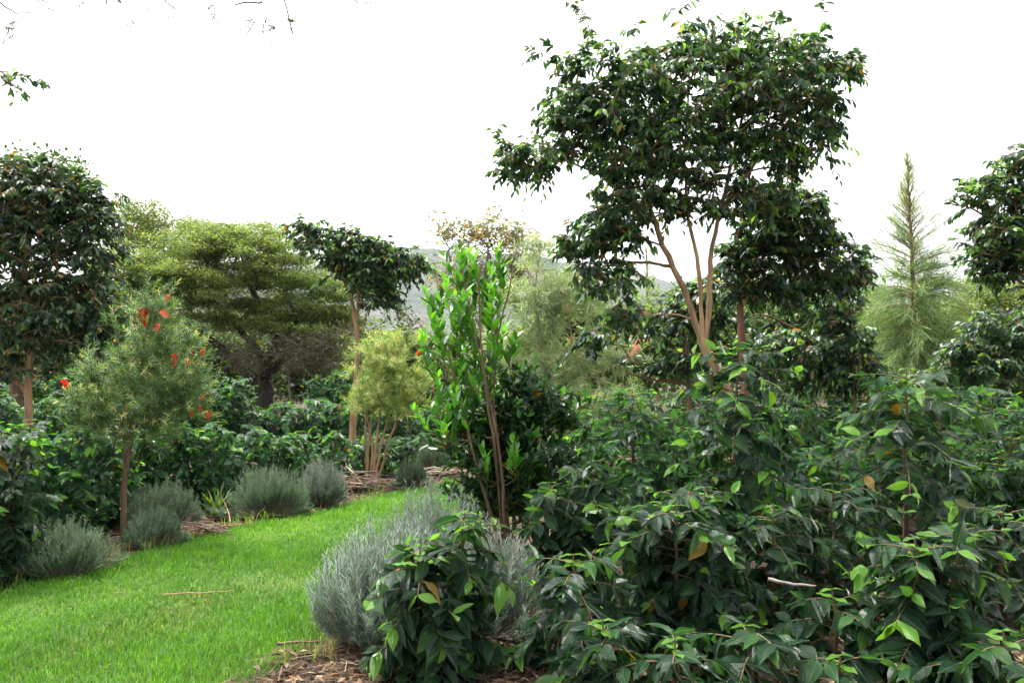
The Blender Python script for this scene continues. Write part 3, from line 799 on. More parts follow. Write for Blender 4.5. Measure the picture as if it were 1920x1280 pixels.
# --- tall bright green shrub
def green_shrub():
    d = 6.4
    b = P(955, 1060, d); b[2] = 0
    th = thing('evergreen_shrub', 'tall upright evergreen shrub with bright green young shoots', 'shrub', b)
    sk = []
    for pts in ([(950, 1063), (948, 980), (940, 880), (925, 780), (905, 690), (885, 600), (866, 505)], [(958, 1063), (952, 960), (938, 850), (922, 760), (925, 680), (945, 590), (962, 500)],
                [(945, 1063), (915, 940), (890, 860), (870, 780), (850, 700), (815, 600)], [(950, 1063), (930, 860), (912, 740), (905, 660), (895, 560), (900, 500)],
                [(965, 1063), (990, 950), (1010, 850), (1030, 760), (1035, 720)], [(955, 1063), (965, 940), (970, 850), (985, 780), (990, 725)], [(945, 1063), (900, 940), (850, 860), (820, 800)]):
        dj = U(-.25, .25)
        sk.append(stem_part('stem', th, [P(x, y, d + dj * (1 - i * 0 if i else 0)) - (np.array([0, 0, .03]) if i == 0 else 0) for i, (x, y) in enumerate(pts)], .018, .005, B_BROWN, 6, 14))
    lv = Leaves()
    tops = [(840, 482), (862, 470), (905, 500), (960, 488), (800, 552), (815, 535), (945, 560), (793, 645), (830, 600), (880, 590), (925, 540), (975, 610), (935, 620), (958, 660), (885, 520), (850, 545), (905, 590),
            (800, 590), (845, 640), (870, 670), (905, 670), (930, 690), (825, 690), (860, 730), (900, 740), (800, 700), (945, 730), (880, 640), (825, 560), (915, 640), (870, 560), (895, 700), (840, 760), (812, 620), (950, 520), (930, 580)]
    up_t = np.array([P(x + (905 - x) * .22, y + 75, d + U(-.25, .25)) for x, y in tops]) + NRM(0, .03, (len(tops), 3))
    lo_t = blob_tips([(1010, 760, 60, 45), (1040, 800, 55, 60), (960, 800, 60, 50), (930, 860, 70, 60), (870, 820, 55, 40), (1000, 900, 80, 60), (900, 930, 50, 50), (960, 960, 60, 50)], 230, d, .6)
    T = np.concatenate([up_t, lo_t])
    (C, r), D = grow(np.concatenate(sk), T, .003, -.05)
    nu = len(up_t)
    c1 = spray(lv, np.repeat(up_t, 2, 0), fan(unit(D[:nu] * .3 + UP * 1.1), 2, .2), (.36 * U(.8, 1.15, nu * 2)), 12, .115, 3, [.0, .1, .4, .36, .14, .0], -.35, .75, .8, 0, (4, .8, 3), -.02, .1, True)
    c2 = spray(lv, np.repeat(lo_t, 2, 0), fan(unit(D[nu:] * .6 + UP * .7), 2, .4), .2 * U(.7, 1.2, len(lo_t) * 2), 9, .1, 3, [.4, .36, .2, .03, .0, .01], -.1, .8, .6, 0, (3, .12, 3), 0, .1, True)
    # bright new shoots low on the shrub
    sh = np.array([P(805, 810, d - .15), P(830, 820, d - .15), P(880, 810, d - .2), P(955, 880, d - .35), P(915, 900, d - .3), P(962, 890, d - .35)])
    c3 = spray(lv, sh, unit(UP + NRM(0, .2, (6, 3))), .22, 9, .11, 3, [0, 0, .1, .4, .5, 0], -.5, .6, .8, 0, None, 0, .05, True)
    (C3, r3), _ = grow(np.concatenate(sk), sh, .003, -.1)
    cs = np.concatenate([c1, c2, c3])
    tubes_part('branchwork', th, [(C, r), (C3, r3), (cs, np.tile(np.linspace(.0035, .0015, 4), (len(cs), 1)))], B_BROWN, 4)
    leaves_for(th, SHRUB, lv, 300)
green_shrub()

# ================================================================== TREES
def broadleaf(name, label, base, limbs, blobs, d, tips, sprays=3, L=.3, k=9, leaf=.13, pals=(.3, .34, .2, .1, .03, .02, .01), young=(4, .25, 3), bark=B_TAN, shell=.36, parts=300, extra=None, rad=.0035, group=None, sp=TREE, sag=.3, spread=.55, flat=1.0, outward=None, cat='tree'):
    th = thing(name, label, cat, base, group)
    sk = []
    for i, (pts, r0, r1) in enumerate(limbs):
        sk.append(stem_part('trunk' if i == 0 else 'limb', th, pts, r0, r1, bark, 9, 22))
    T = blob_tips(blobs, tips, d, shell, flat)
    if extra is not None: T = np.concatenate([T, extra])
    (C, r), D = grow(np.concatenate(sk), T, rad)
    lv = Leaves()
    n = len(T)
    DD = fan(unit(D * .9 + UP * .15), sprays, spread)
    P0 = np.repeat(T, sprays, 0) - DD * L * .35
    cv = spray(lv, P0, DD, L * U(.7, 1.25, n * sprays), k, leaf, len(sp.protos), list(pals)[:len(sp.pals)], .45, .75, .55, 0, young, sag, .1)
    tubes_part('branchwork', th, [(C, r), (cv, np.tile(np.linspace(.003, .001, 4), (len(cv), 1)))], bark, 4)
    leaves_for(th, sp, lv, parts)
    return th

def PL(pts, d): return [P(x, y, d + (p[0] if p else 0)) for x, y, *p in pts]
def foot(px, d): return np.array([(px - 960) / KPX * d, d, 0.0])

d = 9.0
ex = np.array([P(1095, 30, d), P(1085, 12, d), P(1105, 55, d), P(1120, 80, d), P(1278, 12, d), P(1290, 40, d), P(1545, 12, d), P(1548, 45, d), P(1535, 70, d), P(1405, 30, d), P(1475, 35, d), P(1600, 115, d), P(1030, 80, d), P(1040, 105, d), P(930, 245, d), P(945, 262, d), P(930, 318, d), P(960, 322, d), P(1555, 295, d), P(1075, 425, d), P(1010, 100, d)])
broadleaf('shade_tree', 'tall tan-barked shade tree with wide dark leafy crown', foot(1372, d),
    [([foot(1372, d) - [0, 0, .05]] + PL([(1378, 870), (1376, 800), (1364, 735), (1341, 690), (1318, 645)], d), .07, .05),
     (PL([(1318, 648), (1290, 560), (1265, 500), (1245, 475), (1225, 400), (1190, 340), (1170, 285), (1145, 210)], d), .042, .013),
     (PL([(1230, 420, .05), (1180, 370, .1), (1130, 330, .15), (1060, 300, .2)], d), .03, .01),
     (PL([(1316, 648), (1315, 560), (1308, 480), (1290, 420), (1282, 300), (1292, 150)], d), .03, .01),
     (PL([(1322, 645), (1331, 560), (1330, 480), (1350, 400), (1372, 300), (1405, 170), (1440, 110)], d), .034, .011),
     (PL([(1262, 500, .1), (1200, 490, .3), (1130, 500, .4), (1080, 520, .5)], d), .022, .008),
     (PL([(1350, 400), (1420, 300), (1500, 200), (1560, 140)], d), .024, .008)],
    [(1290, 190, 190, 105), (1450, 150, 120, 85), (1130, 250, 120, 65), (1010, 285, 65, 32), (1560, 130, 45, 30), (1250, 300, 150, 55), (1450, 270, 85, 60), (1110, 190, 60, 40), (1070, 110, 45, 30),
     (1350, 90, 160, 35), (1180, 140, 110, 45), (1200, 390, 90, 30), (1160, 445, 80, 22), (1140, 520, 75, 40), (1180, 590, 55, 30), (1420, 370, 70, 40), (1540, 220, 40, 55), (1210, 350, 110, 40), (1330, 370, 80, 35), (1150, 420, 80, 35), (1090, 470, 50, 30), (990, 300, 70, 30), (1590, 125, 40, 25), (1080, 200, 80, 40)], d, 1300, 2, .25, 9, .108, extra=ex,
    pals=(.34, .34, .18, .08, .03, .015, .01), young=(4, .3, 3))
d = 9.9
broadleaf('shade_tree', 'darker shade tree growing right behind the tall tan-barked one', foot(1402, d),
    [([foot(1402, d) - [0, 0, .05]] + PL([(1398, 760), (1391, 640), (1388, 560), (1380, 480), (1393, 400), (1412, 330)], d), .07, .02),
     (PL([(1388, 540), (1440, 470), (1500, 420)], d), .03, .01), (PL([(1385, 500), (1440, 500), (1540, 490)], d), .025, .01)],
    [(1480, 420, 95, 70), (1555, 490, 75, 58), (1410, 480, 75, 55), (1440, 380, 75, 40), (1380, 540, 60, 30), (1470, 540, 70, 30), (1500, 370, 40, 22)], d, 470, 2, .25, 9, .115, bark=B_RED)
d = 11.4
broadleaf('shade_tree', 'low drooping dark tree between the shade tree and the feathery conifer', foot(1600, d),
    [([foot(1600, d) - [0, 0, .05]] + PL([(1602, 800), (1600, 640), (1590, 570), (1575, 520)], d), .05, .02),
     (PL([(1600, 720), (1560, 690), (1510, 630), (1450, 592), (1410, 592)], d), .035, .012)],
    [(1560, 640, 75, 60), (1600, 700, 60, 50), (1500, 690, 70, 40), (1560, 570, 55, 35), (1440, 640, 60, 30)], d, 300, 2, .27, 9, .12, bark=B_BROWN, pals=(.4, .34, .14, .06, .02, .03, .01))
d = 10.6
broadleaf('shade_tree', 'small dark understorey tree with a level red-brown limb under the tall shade tree', foot(1290, d),
    [([foot(1295, d) - [0, 0, .05]] + PL([(1292, 780), (1290, 700), (1285, 630), (1270, 590)], d), .045, .02),
     (PL([(1300, 722), (1260, 715), (1225, 712), (1182, 700)], d), .03, .014)],
    [(1240, 610, 70, 35), (1300, 570, 50, 35), (1110, 640, 40, 35), (1250, 680, 70, 30), (1330, 600, 55, 35)], d, 110, 3, .27, 9, .13, bark=B_RED, pals=(.45, .34, .12, .05, .02, .01, .01))
d = 14.5
broadleaf('shade_tree', 'dark shade tree with slim tan trunk before the spreading acacia', foot(660, d),
    [([foot(660, d) - [0, 0, .05]] + PL([(660, 820), (668, 700), (670, 620), (660, 560), (640, 500), (620, 470)], d), .07, .02),
     (PL([(670, 600), (672, 540), (700, 500), (740, 480)], d), .035, .012), (PL([(655, 545), (600, 460), (565, 430)], d), .02, .008), (PL([(672, 560), (690, 580), (680, 620)], d), .02, .01)],
    [(640, 480, 50, 40), (590, 445, 45, 26), (700, 490, 70, 42), (760, 490, 40, 25), (700, 545, 55, 30), (655, 445, 40, 18), (575, 425, 22, 12), (700, 460, 40, 16)], d, 340, 2, .3, 9, .135,
    extra=np.array([P(545, 420, d), P(600, 412, d), P(655, 432, d), P(765, 465, d), P(800, 500, d), P(620, 425, d), P(690, 442, d), P(722, 462, d), P(785, 482, d), P(558, 412, d), P(540, 432, d), P(770, 525, d), P(745, 560, d), P(610, 520, d)]))
d = 11.5
broadleaf('shade_tree', 'tall leafy dark tree with forked tan trunk beside the bottlebrush tree', foot(52, d),
    [([foot(55, d) - [0, 0, .05]] + PL([(55, 790), (50, 730), (60, 650), (50, 560), (45, 480), (55, 400)], d), .065, .02),
     (PL([(50, 735), (20, 700), (-20, 685)], d), .035, .015), (PL([(55, 620), (90, 520), (120, 430)], d), .03, .01), (PL([(48, 540), (0, 450), (-40, 380)], d), .03, .01)],
    [(60, 370, 100, 60), (140, 370, 55, 40), (60, 450, 120, 70), (170, 460, 50, 50), (0, 400, 60, 80), (80, 560, 110, 50), (140, 540, 60, 40), (30, 640, 70, 40), (150, 640, 60, 40), (-60, 450, 60, 80), (-50, 600, 60, 60), (70, 320, 70, 25), (100, 600, 110, 50), (40, 690, 60, 25), (190, 600, 40, 50), (180, 400, 40, 40)], d, 1150, 2, .27, 9, .115,
    young=(5, .12, 2), extra=np.array([P(225, 362, d), P(210, 375, d), P(170, 335, d), P(215, 480, d), P(100, 300, d), P(140, 318, d), P(20, 288, d), P(190, 345, d), P(218, 430, d), P(225, 520, d), P(60, 292, d), P(205, 560, d), P(230, 470, d)]))
d = 10.0
broadleaf('shade_tree', 'dark leafy tree reaching in beside the feathery conifer', foot(2010, d),
    [([foot(2010, d) - [0, 0, .05]] + PL([(2010, 760), (2000, 650), (1990, 520), (1980, 400), (1985, 280)], d), .075, .02),
     (PL([(1995, 560), (1940, 480), (1880, 420), (1820, 390)], d), .03, .01), (PL([(1998, 620), (1930, 540), (1860, 500)], d), .03, .01)],
    [(1900, 400, 80, 55), (1850, 350, 50, 35), (1930, 310, 70, 35), (1880, 470, 65, 35), (1950, 480, 70, 70), (2010, 350, 70, 100), (1860, 510, 40, 20)], d, 480, 2, .26, 9, .115, bark=B_RED,
    extra=np.array([P(1785, 375, d), P(1800, 395, d), P(1805, 455, d), P(1900, 270, d), P(1915, 295, d), P(1890, 430, d - .6), P(1850, 425, d - .6)]), young=(4, .4, 4))
# grey-green understorey beside it
d = 12.5
broadleaf('understorey_tree', 'grey-green bushy tree under the dark leafy tree by the conifer', foot(1880, d),
    [([foot(1880, d) - [0, 0, .05]] + PL([(1880, 780), (1885, 680), (1880, 620)], d), .05, .02)],
    [(1880, 620, 75, 45), (1860, 690, 85, 40), (1930, 650, 60, 60), (1810, 660, 45, 30), (1760, 700, 40, 25), (1960, 720, 60, 40)], d, 380, 2, .3, 9, .125, bark=B_BROWN,
    pals=(.1, .3, .36, .18, .04, .01, .01), young=(4, .1, 3))

# fine-leaved crowns
def fineleaf(name, label, base, limbs, blobs, d, tips, per, size, sp, pals, bark, flat=1.0, thick=.3, disc=.45, group=None, rad=.006, shell=.6, cat='tree', arch=.1, topbias=True, twigs=4):
    th = thing(name, label, cat, base, group)
    sk = [stem_part('trunk' if i == 0 else 'limb', th, pts, r0, r1, bark, 8, 20, .09) for i, (pts, r0, r1) in enumerate(limbs)]
    T = blob_tips(blobs, tips, d, shell, flat)
    (C, r), D = grow(np.concatenate(sk), T, rad, arch)
    n = len(T)
    a = U(0, 6.28, (n, twigs)); rr = disc * U(.5, 1.1, (n, twigs))
    E = T[:, None] + np.stack([np.cos(a) * rr, np.sin(a) * rr, NRM(0, thick * .4, (n, twigs))], -1)
    tt = np.linspace(0, 1, 4)[None, None, :, None]
    tw = (T[:, None, None] * (1 - tt) + E[:, :, None] * tt + UP * (np.sin(tt * 3.14) * .05)).reshape(-1, 4, 3)
    tubes_part('branchwork', th, [(C, r), (tw, np.tile(np.linspace(.008, .003, 4), (len(tw), 1)))], bark, 3)
    t = U(.15, 1.1, (len(tw), per, 1))
    k = per
    p = tw[:, :1] * (1 - t) + tw[:, -1:] * t + NRM(0, 1, (len(tw), k, 3)) * np.array([.09, .09, thick * .35]) * disc * 2
    lv = Leaves()
    zc = np.clip(((p[..., 2] - T[:, 2].repeat(twigs)[:, None]) / (thick + .01) + .5), 0, 1)
    pal = rng.choice(len(pals), p=np.array(pals) / sum(pals), size=p.shape[:2])
    m = len(tw) * k
    lv.add(p.reshape(-1, 3), unit(NRM(0, 1, (m, 3)) * [1, 1, .5]), UP + NRM(0, .5, (m, 3)), size * U(.6, 1.3, m), rng.integers(0, 2, m), pal.ravel())
    leaves_for(th, sp, lv, 0)
    return th
d = 22.0
fineleaf('acacia_tree', 'wide spreading acacia with layered yellow-green crown and dark twisted trunk', foot(500, d),
    [([foot(500, d) - [0, 0, .1]] + PL([(500, 770), (492, 730), (500, 690)], d), .3, .2),
     (PL([(495, 730), (450, 690), (415, 650), (380, 625), (340, 600)], d), .15, .05), (PL([(500, 700), (480, 650), (430, 600), (400, 560)], d), .13, .04),
     (PL([(500, 690), (520, 640), (500, 590), (470, 540), (440, 500)], d), .13, .04), (PL([(500, 700), (550, 660), (580, 620), (600, 560)], d), .13, .04), (PL([(520, 650), (560, 600), (530, 550)], d), .1, .03), (PL([(450, 690), (420, 690), (380, 700)], d), .07, .03)],
    [(430, 465, 130, 34), (300, 500, 110, 40), (520, 480, 110, 36), (380, 520, 150, 30), (560, 530, 90, 30), (300, 560, 110, 26), (470, 570, 120, 24), (570, 590, 80, 22), (410, 440, 60, 20), (500, 440, 50, 16), (250, 530, 60, 40), (620, 560, 40, 40), (440, 600, 130, 18), (560, 625, 80, 16), (230, 590, 70, 25), (640, 600, 40, 25)], d, 620, 60, .07, ACACIA, [.14, .3, .34, .18, .04], B_DARK, 1.3, .13, .6, rad=.008, twigs=5)
# dry hanging twiggery under the crown
d = 21.0
fineleaf('dry_thicket', 'grey-brown dry twiggy thicket hanging around the acacia trunk', foot(545, d),
    [([foot(545, d)] + PL([(545, 760), (540, 690)], d), .04, .02)], [(550, 660, 80, 40), (470, 665, 50, 35), (600, 690, 60, 40), (620, 640, 50, 30)], d, 90, 9, .08, FAR, [.05, .12, .1, 0, .7, .03], B_GREYTWIG, 1, .5, .5, twigs=7, cat='thicket')
d = 28.0
fineleaf('acacia_tree', 'pale thin-crowned acacia rising behind the spreading one', foot(290, d),
    [([foot(290, d) - [0, 0, .1]] + PL([(290, 650), (285, 520), (270, 450)], d), .2, .08), (PL([(285, 520), (330, 450), (350, 420)], d), .08, .03)],
    [(270, 410, 75, 28), (330, 430, 60, 24), (230, 440, 60, 40), (290, 460, 90, 25), (200, 400, 40, 20)], d, 130, 24, .11, ACACIA, [.2, .35, .3, .1, .05], B_BROWN, 1.2, .5, .55)
d = 16.5
fineleaf('acacia_tree', 'feathery green acacia crown behind the tall leafy dark tree', foot(30, d),
    [([foot(30, d) - [0, 0, .1]] + PL([(30, 650), (40, 500), (50, 380)], d), .14, .05)],
    [(60, 320, 80, 22), (30, 350, 90, 30), (120, 345, 60, 25), (100, 620, 110, 70), (180, 560, 60, 60), (20, 600, 80, 80)], d, 190, 26, .1, FAR, [.3, .4, .2, .1, 0, 0], B_BROWN, 1, .4, .45)
d = 18.0
fineleaf('autumn_tree', 'sparse tree with yellowing leaves behind the willowy bottlebrush', foot(905, d),
    [([foot(905, d) - [0, 0, .1]] + PL([(905, 700), (900, 600), (910, 520), (915, 460)], d), .08, .02), (PL([(905, 620), (860, 540), (840, 470)], d), .04, .015), (PL([(905, 580), (960, 500), (975, 450)], d), .04, .015)],
    [(900, 440, 90, 32), (840, 440, 45, 26), (970, 450, 50, 28), (880, 520, 80, 40), (960, 520, 60, 40)], d, 150, 7, .09, FAR, [.1, .2, .16, .1, .09, .35], B_GREYTWIG, 1, .5, .4)
d = 14.0
fineleaf('pale_trunk_tree', 'slim white-barked tree behind the tall bright green shrub', foot(868, d),
    [([foot(868, d) - [0, 0, .1]] + PL([(872, 780), (876, 700), (872, 640), (880, 580), (890, 540)], d), .055, .02), (PL([(876, 680), (820, 640), (770, 590)], d), .015, .006)],
    [(850, 660, 60, 30), (880, 560, 40, 40), (760, 600, 30, 20)], d, 22, 8, .07, FAR, [.1, .3, .3, .2, .1, 0], B_PALE, 1, .4, .3)
d = 25.0
fineleaf('acacia_tree', 'low yellow-green acacia crown beyond the grey-green bushy tree', foot(1860, d),
    [([foot(1860, d) - [0, 0, .1]] + PL([(1860, 680), (1855, 620), (1850, 570)], d), .2, .08)],
    [(1860, 550, 90, 30), (1930, 560, 70, 40), (1800, 590, 60, 30), (1860, 620, 110, 35)], d, 210, 30, .11, ACACIA, [.08, .26, .4, .22, .04], B_BROWN, 1.2, .4, .55)
for px, py, dd, w, h, lab in [(1130, 640, 24, 110, 70, 'pale green rounded tree far behind the shade trees'), (1330, 600, 27, 130, 60, 'yellow-green distant tree seen between the shade tree stems'), (1500, 620, 25, 100, 60, 'mid green distant tree behind the drooping dark tree'),
                              (740, 690, 24, 90, 55, 'dull green distant tree behind the pale many-stemmed shrub'), (900, 690, 27, 90, 60, 'grey-green distant tree behind the tall bright green shrub'), (1010, 660, 30, 110, 60, 'hazy green distant tree behind the willowy bottlebrush'),
                              (380, 690, 26, 100, 50, 'dark green distant tree beneath the acacia limbs'), (200, 680, 22, 100, 70, 'dark distant tree behind the bottlebrush tree'), (620, 660, 30, 110, 60, 'dark distant tree behind the dry thicket'), (1640, 650, 30, 110, 60, 'dark green distant tree behind the feathery conifer'), (60, 690, 24, 110, 60, 'dark distant tree behind the forked tan trunk'), (1790, 670, 30, 90, 40, 'dull distant tree low behind the bushes by the conifer')]:
    f = foot(px, dd)
    fineleaf('distant_tree', lab, f, [([f - [0, 0, .1]] + PL([(px, 740), (px + U(-10, 10), py)], dd), .12, .05)], [(px, py, w, h), (px - w * .5, py + h * .5, w * .7, h * .7), (px + w * .5, py + h * .5, w * .7, h * .7)], dd, 170, 34, .19, FAR,
             ([.1, .25, .4, .25, 0, 0] if ('yellow' in lab or 'pale' in lab or 'hazy' in lab) else [.35, .4, .15, .05, .05, 0]), B_BROWN, 1, .6, .6, group=None)

# far wood closing the view under the crowns
def far_wood():
    n = 26000
    x = U(-46, 46, n); y = U(38, 52, n)
    px = 960 + x / y * KPX
    top = np.interp(px, [-200, 200, 600, 720, 860, 1050, 1150, 1300, 1560, 1620, 1750, 2100], [5.2, 5.0, 4.6, 2.4, 1.9, 2.4, 3.4, 4.4, 4.2, 3.4, 3.4, 4.6]) + smooth_noise(x * .9, y * .9, 77) * .5
    z = top * U(0, 1, n) ** .7
    lv = Leaves()
    lv.add(np.stack([x, y, z], 1), NRM(0, 1, (n, 3)), UP + NRM(0, .6, (n, 3)), U(.3, .65, n), rng.integers(0, 2, n), rng.choice(6, p=[.3, .34, .22, .1, .03, .01], size=n))
    pos, d, nn, s, sh, pal = lv.get()
    zz = unit(nn - (nn * d).sum(1, keepdims=True) * d); Rr = np.stack([np.cross(d, zz), d, zz], 2)
    tag(link('far_wood', bake('far_wood', FAR, pos, Rr, s, sh, pal, np.zeros(3))), 'distant green wood closing the view under the tree crowns', 'wood', kind='stuff')
far_wood()

# feathery conifers
def conifer(name, label, px, d, top, skirt, n, seed=0, lowpy=690):
    f = foot(px, d)
    th = thing(name, label, 'conifer', f)
    tp = P(px - 12, top, d); H = tp[2]
    C = stem_part('trunk', th, [f - [0, 0, .1], P(px + 2, 640, d), P(px - 4, 450, d), tp], .1, .012, B_RED, 8, 24, .04)
    z0 = CAMH + (HOR - lowpy) / KPX * d
    zz = z0 + (H - z0) * (np.linspace(0, 1, n) ** 1.0) * .985
    a = U(0, 6.28, n); zz = zz + NRM(0, .05, n)
    u = (zz - z0) / (H - z0)
    Lb = skirt * np.clip(1 - u, 0, 1) ** 1.2 * U(.3, 1.12, n) + .04
    o = np.stack([np.interp(zz, C[:, 2], C[:, 0]), np.interp(zz, C[:, 2], C[:, 1]), zz], 1)
    Hh = np.stack([np.cos(a), np.sin(a), 0 * a], 1)
    rise = np.interp(u, [0, .4, .7, 1], [.35, .5, 1.2, 1.5]); fall = np.interp(u, [0, .3, .6], [.75, .6, .1])
    tt = np.linspace(0, 1, 6)[None, :, None]
    B = o[:, None] + Hh[:, None] * Lb[:, None, None] * tt + UP * (rise[:, None, None] * tt - fall[:, None, None] * tt * tt) * Lb[:, None, None]
    tubes_part('branchwork', th, [(B, np.linspace(.014, .004, 6)[None] * np.ones((n, 1)))], B_RED, 4)
    k = ((210 - 90 * np.clip(u * 1.6, 0, 1)) * Lb / skirt).astype(int) + 14
    lv = Leaves()
    for i in range(n):
        t = U(.12, 1, k[i]) ** .8
        p = o[i] + Hh[i] * Lb[i] * t[:, None] + UP * ((rise[i] * t - fall[i] * t * t) * Lb[i])[:, None] + NRM(0, .05, (k[i], 3))
        lowish = u[i] < .45
        dd = Hh[i] * .6 + NRM(0, .42, (k[i], 3)) + UP * np.interp(u[i], [0, .28, .55], [-.75, -.5, .85])
        pal = np.where(U(0, 1, k[i]) < (.05 + .55 * max(u[i] - .35, 0)), 3, rng.choice(3, p=[.3, .4, .3], size=k[i]))
        lv.add(p, dd, NRM(0, 1, (k[i], 3)), U(.2, .42, k[i]) * (1 if lowish else .35 + .55 * (1 - u[i])), rng.integers(0, 2, k[i]), pal)
    leaves_for(th, PINE, lv, 0)
conifer('conifer', 'feathery green conifer with pointed top and drooping lower skirts', 1712, 20.0, 286, 2.1, 260)
conifer('conifer', 'smaller feathery conifer half hidden behind the pointed one', 1625, 26.0, 490, 1.6, 90)
conifer('conifer', 'hazy small conifer far behind the tall shade tree crown', 1215, 30.0, 465, 1.4, 80)

# overhanging twigs of trees standing just beside the camera
def overhang():
    f = np.array([-4.3, 3.4, 0.0])
    th = thing('overhanging_acacia', 'thin dark acacia twigs with tiny leaflets hanging from above into the sky', 'tree', f)
    d = 5.0
    limbs = [([f - [0, 0, .1], f + [.05, .1, 2.2], f + [.3, .4, 4.2], f + [.9, .8, 5.2]], .16, .08)]
    sk = [stem_part('trunk', th, *limbs[0], B_DARK, 9, 22)]
    for pts in ([f + [.9, .8, 5.2], P(200, -330, d), P(420, -180, d), P(530, -60, d), P(533, 20, d), P(550, 68, d)], [P(420, -180, d), P(480, -40, d), P(500, 14, d), P(470, 0, d), P(440, 10, d)], [f + [.6, .6, 4.7], P(-80, -60, d), P(10, 15, d), P(36, 42, d), P(56, 25, d)],
                [P(200, -330, d), P(180, -100, d), P(200, 8, d)], [P(420, -180, d), P(330, -30, d), P(300, 3, d), P(330, 18, d)], [P(530, -60, d), P(640, -50, d), P(672, 8, d)]):
        sk.append(stem_part('limb', th, pts, .013, .0045, B_DARK, 6, 18))
    tips = [(36, 48), (30, 70), (20, 55), (90, 25), (60, 3), (165, 4), (212, 4), (285, 25), (330, 30), (240, 40), (405, 15), (420, 40), (480, 45), (505, 35), (520, 60), (470, 60), (680, 8), (510, 80), (395, 3), (540, 50), (300, -40), (200, -60), (420, -60), (100, -50), (560, -50), (640, -30), (0, -40)]
    T = np.array([P(x, y - 8, d + U(-.1, .1)) for x, y in tips])
    (C, r), D = grow(np.concatenate(sk), T, .0012)
    lv = Leaves()
    DD = fan(unit(D * .5 + NRM(0, .3, D.shape) - UP * .3), 3, .5)
    cv = spray(lv, np.repeat(T, 3, 0), DD, .1, 22, .03, 2, [.5, .5], .1, 1, .35, 0, None, .2)
    tubes_part('branchwork', th, [(C, r), (cv, np.full((len(cv), 4), .0008))], B_DARK, 4)
    leaves_for(th, PINN, lv, 0)
overhang()
d = 6.5
ff = np.array([-5.6, 6.3, 0.0])
broadleaf('overhanging_tree', 'leafy branch tip reaching into the white sky over the tall leafy tree', ff,
    [([ff - [0, 0, .1], ff + [.05, 0, 2], ff + [.2, .1, 3.6]], .09, .05), ([ff + [.2, .1, 3.5], P(-60, 130, d), P(20, 135, d)], .025, .004)], [(-150, 110, 60, 40), (-220, 40, 90, 70)], d, 24, 3, .2, 8, .09,
    extra=np.array([P(-10, 140, d), P(15, 145, d), P(40, 140, d), P(60, 142, d)]), sag=.4)

# ------------------------------------------------------------------ cut stalks, prunings, sticks
def stick(name, label, pts, r, mat, cat='stick', group=None):
    C = resample(pts, 12); C[1:-1] += NRM(0, r * .18, (10, 3))
    V, F = tubes(C[None], (np.linspace(r, r * .55, 12) * (1 + NRM(0, .08, 12)))[None], 6)
    b = C[0].copy()
    o = link(name, mk_mesh(name, V - b, F, mat), None, b)
    return tag(o, label, cat, group)
def gp(px, py, z=.03):
    g = G(px, py); return np.array([g[0], g[1], z])
stick('fallen_stick', 'thin pale stick lying across the lawn', [gp(305, 1126, .045), gp(325, 1128, .05), gp(350, 1125, .06), gp(375, 1128, .055), gp(405, 1124, .06), gp(420, 1124, .055), gp(436, 1119, .05)], .0055, B_TAN)
stick('fallen_twig', 'dark twig at the bare patch beside the lavender', [gp(520, 1215), gp(560, 1214, .035), gp(600, 1212)], .009, B_BROWN)
stick('fallen_twig', 'short bent twig on the mulch by the strappy grass clump', [gp(432, 985), gp(430, 975, .08), gp(415, 955, .16), gp(402, 940, .22)], .006, B_TAN)
stick('fallen_branch', 'pale broken branch lying among the front bushes', [P(1440, 1085, 4.5), P(1480, 1094, 4.46), P(1530, 1098, 4.4)], .011, B_GREYTWIG)
def pile(name, label, px, py, n, w, hgt, ln, mats, spread=.25):
    g = G(px, py); b = np.array([g[0], g[1], 0.0])
    th = thing(name, label, 'prunings', b)
    for i in range(n):
        c = b + np.array([NRM(0, w * .4), NRM(0, spread * .4), abs(NRM(0, hgt * .45)) + .015])
        a = NRM(0, .5) + (math.pi if U(0, 1) < .5 else 0); l = ln * U(.5, 1.2)
        v = np.array([math.cos(a), math.sin(a), NRM(0, .18)]) * l * .5
        p0, p1 = c - v, c + v
        p0[2], p1[2] = max(p0[2], .012), max(p1[2], .012)
        C = resample([p0, (p0 + p1) / 2 + NRM(0, .02, 3) + UP * .02, p1], 5)
        V, F = tubes(C[None], np.linspace(.008, .004, 5)[None] * U(.6, 1.3), 5)
        link('stalk', mk_mesh('stalk', V - b, F, mats[i % len(mats)]), th)
pile('pruning_pile', 'heap of dry brown prunings under the many-stemmed pale shrub', 668, 915, 110, .42, .16, .5, [B_BROWN, B_RED, B_PALE, B_GREYTWIG])
pile('pruning_pile', 'pile of dry cut stalks between the coffee hedge and thin rosemary', 100, 965, 90, .4, .3, .5, [B_BROWN, B_RED, B_PALE, B_GREYTWIG])
pile('pruning_pile', 'scattered grey stalks on the mulch beside the small rosemary tuft', 370, 1000, 45, .35, .05, .4, [B_GREYTWIG, B_BROWN, B_RED])
pile('pruning_pile', 'scattered dry stalks on the brown bed past the lawn bend', 835, 890, 50, .5, .07, .45, [B_PALE, B_BROWN])
pile('pruning_pile', 'dry twigs on the soil under the front coffee bushes', 1520, 1105, 60, .5, .12, .45, [B_BROWN, B_PALE, B_RED])

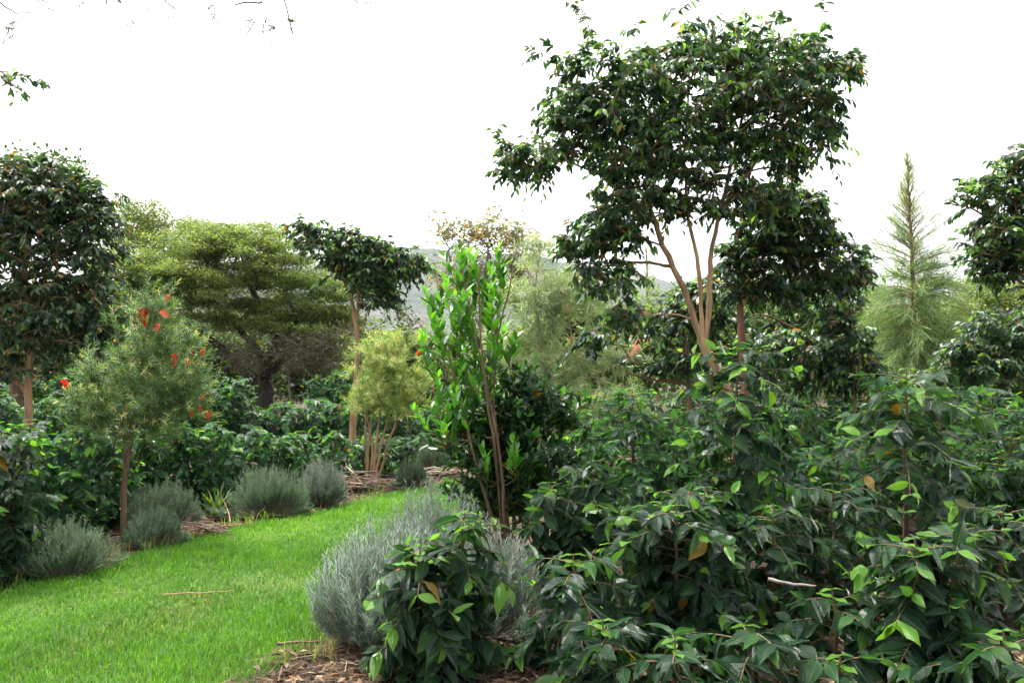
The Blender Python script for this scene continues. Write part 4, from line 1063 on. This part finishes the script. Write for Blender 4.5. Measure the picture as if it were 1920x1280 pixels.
litter('lawn_debris', 'scattered dry leaf bits and clippings on the lawn', 900, (-5, 1.5), (2.8, 12), lambda x, y: lawn_u(x, y) > .02, size=(.02, .07))
# strappy grass clump by the rosemary
def strap_clump(label, px, py, n, L):
    g = G(px, py); b = np.array([g[0], g[1], 0])
    th = thing('strap_leaf_clump', label, 'plant', b)
    for i in range(n):
        a = U(0, 6.28); l = L * U(.6, 1.15); t = np.linspace(0, 1, 7)[:, None]
        Hh = np.array([math.cos(a), math.sin(a), 0]); out = U(.35, .9)
        C = NRM(0, .015, 3) * [1, 1, 0] + Hh * out * l * t + UP * l * (1.1 * t - .75 * out * t ** 2.2)
        S = np.array([-math.sin(a), math.cos(a), 0]) * .011 * (1 - t ** 2 * .9)
        V = np.concatenate([C - S, C + UP * -.003, C + S]).reshape(3, 7, 3).transpose(1, 0, 2).reshape(-1, 3)
        F = [(q * 3 + s, q * 3 + s + 1, q * 3 + s + 4, q * 3 + s + 3) for q in range(6) for s in (0, 1)]
        link('leaf', mk_mesh('leaf', V, np.array(F), M_GRASS, np.tile(np.array([(.09, .18, .035), (.06, .13, .03), (.14, .2, .05)][i % 3]), (21, 1))), th)
strap_clump('strappy green grass clump between the rosemary mounds', 405, 965, 34, .38)
finish_leaves()
# ------------------------------------------------------------------ thin air haze
def haze():
    m, t, N = nodes('haze_air')
    out = N('OutputMaterial'); v = N('VolumePrincipled')
    v.inputs['Color'].default_value = (.88, .93, 1.0, 1)
    v.inputs['Density'].default_value = .00009
    v.inputs['Anisotropy'].default_value = .2
    t.links.new(v.outputs[0], out.inputs['Volume'])
    X = 6200.0
    V = np.array([(x, y, z) for z in (-4.0, 230.0) for y in (-X, X) for x in (-X, X)])
    F = np.array([(0, 2, 3, 1), (4, 5, 7, 6), (0, 1, 5, 4), (2, 6, 7, 3), (0, 4, 6, 2), (1, 3, 7, 5)])
    tag(link('haze', mk_mesh('haze', V, F, m, smooth=False)), 'thin pale air haze over the whole place', 'haze', kind='stuff')
haze()
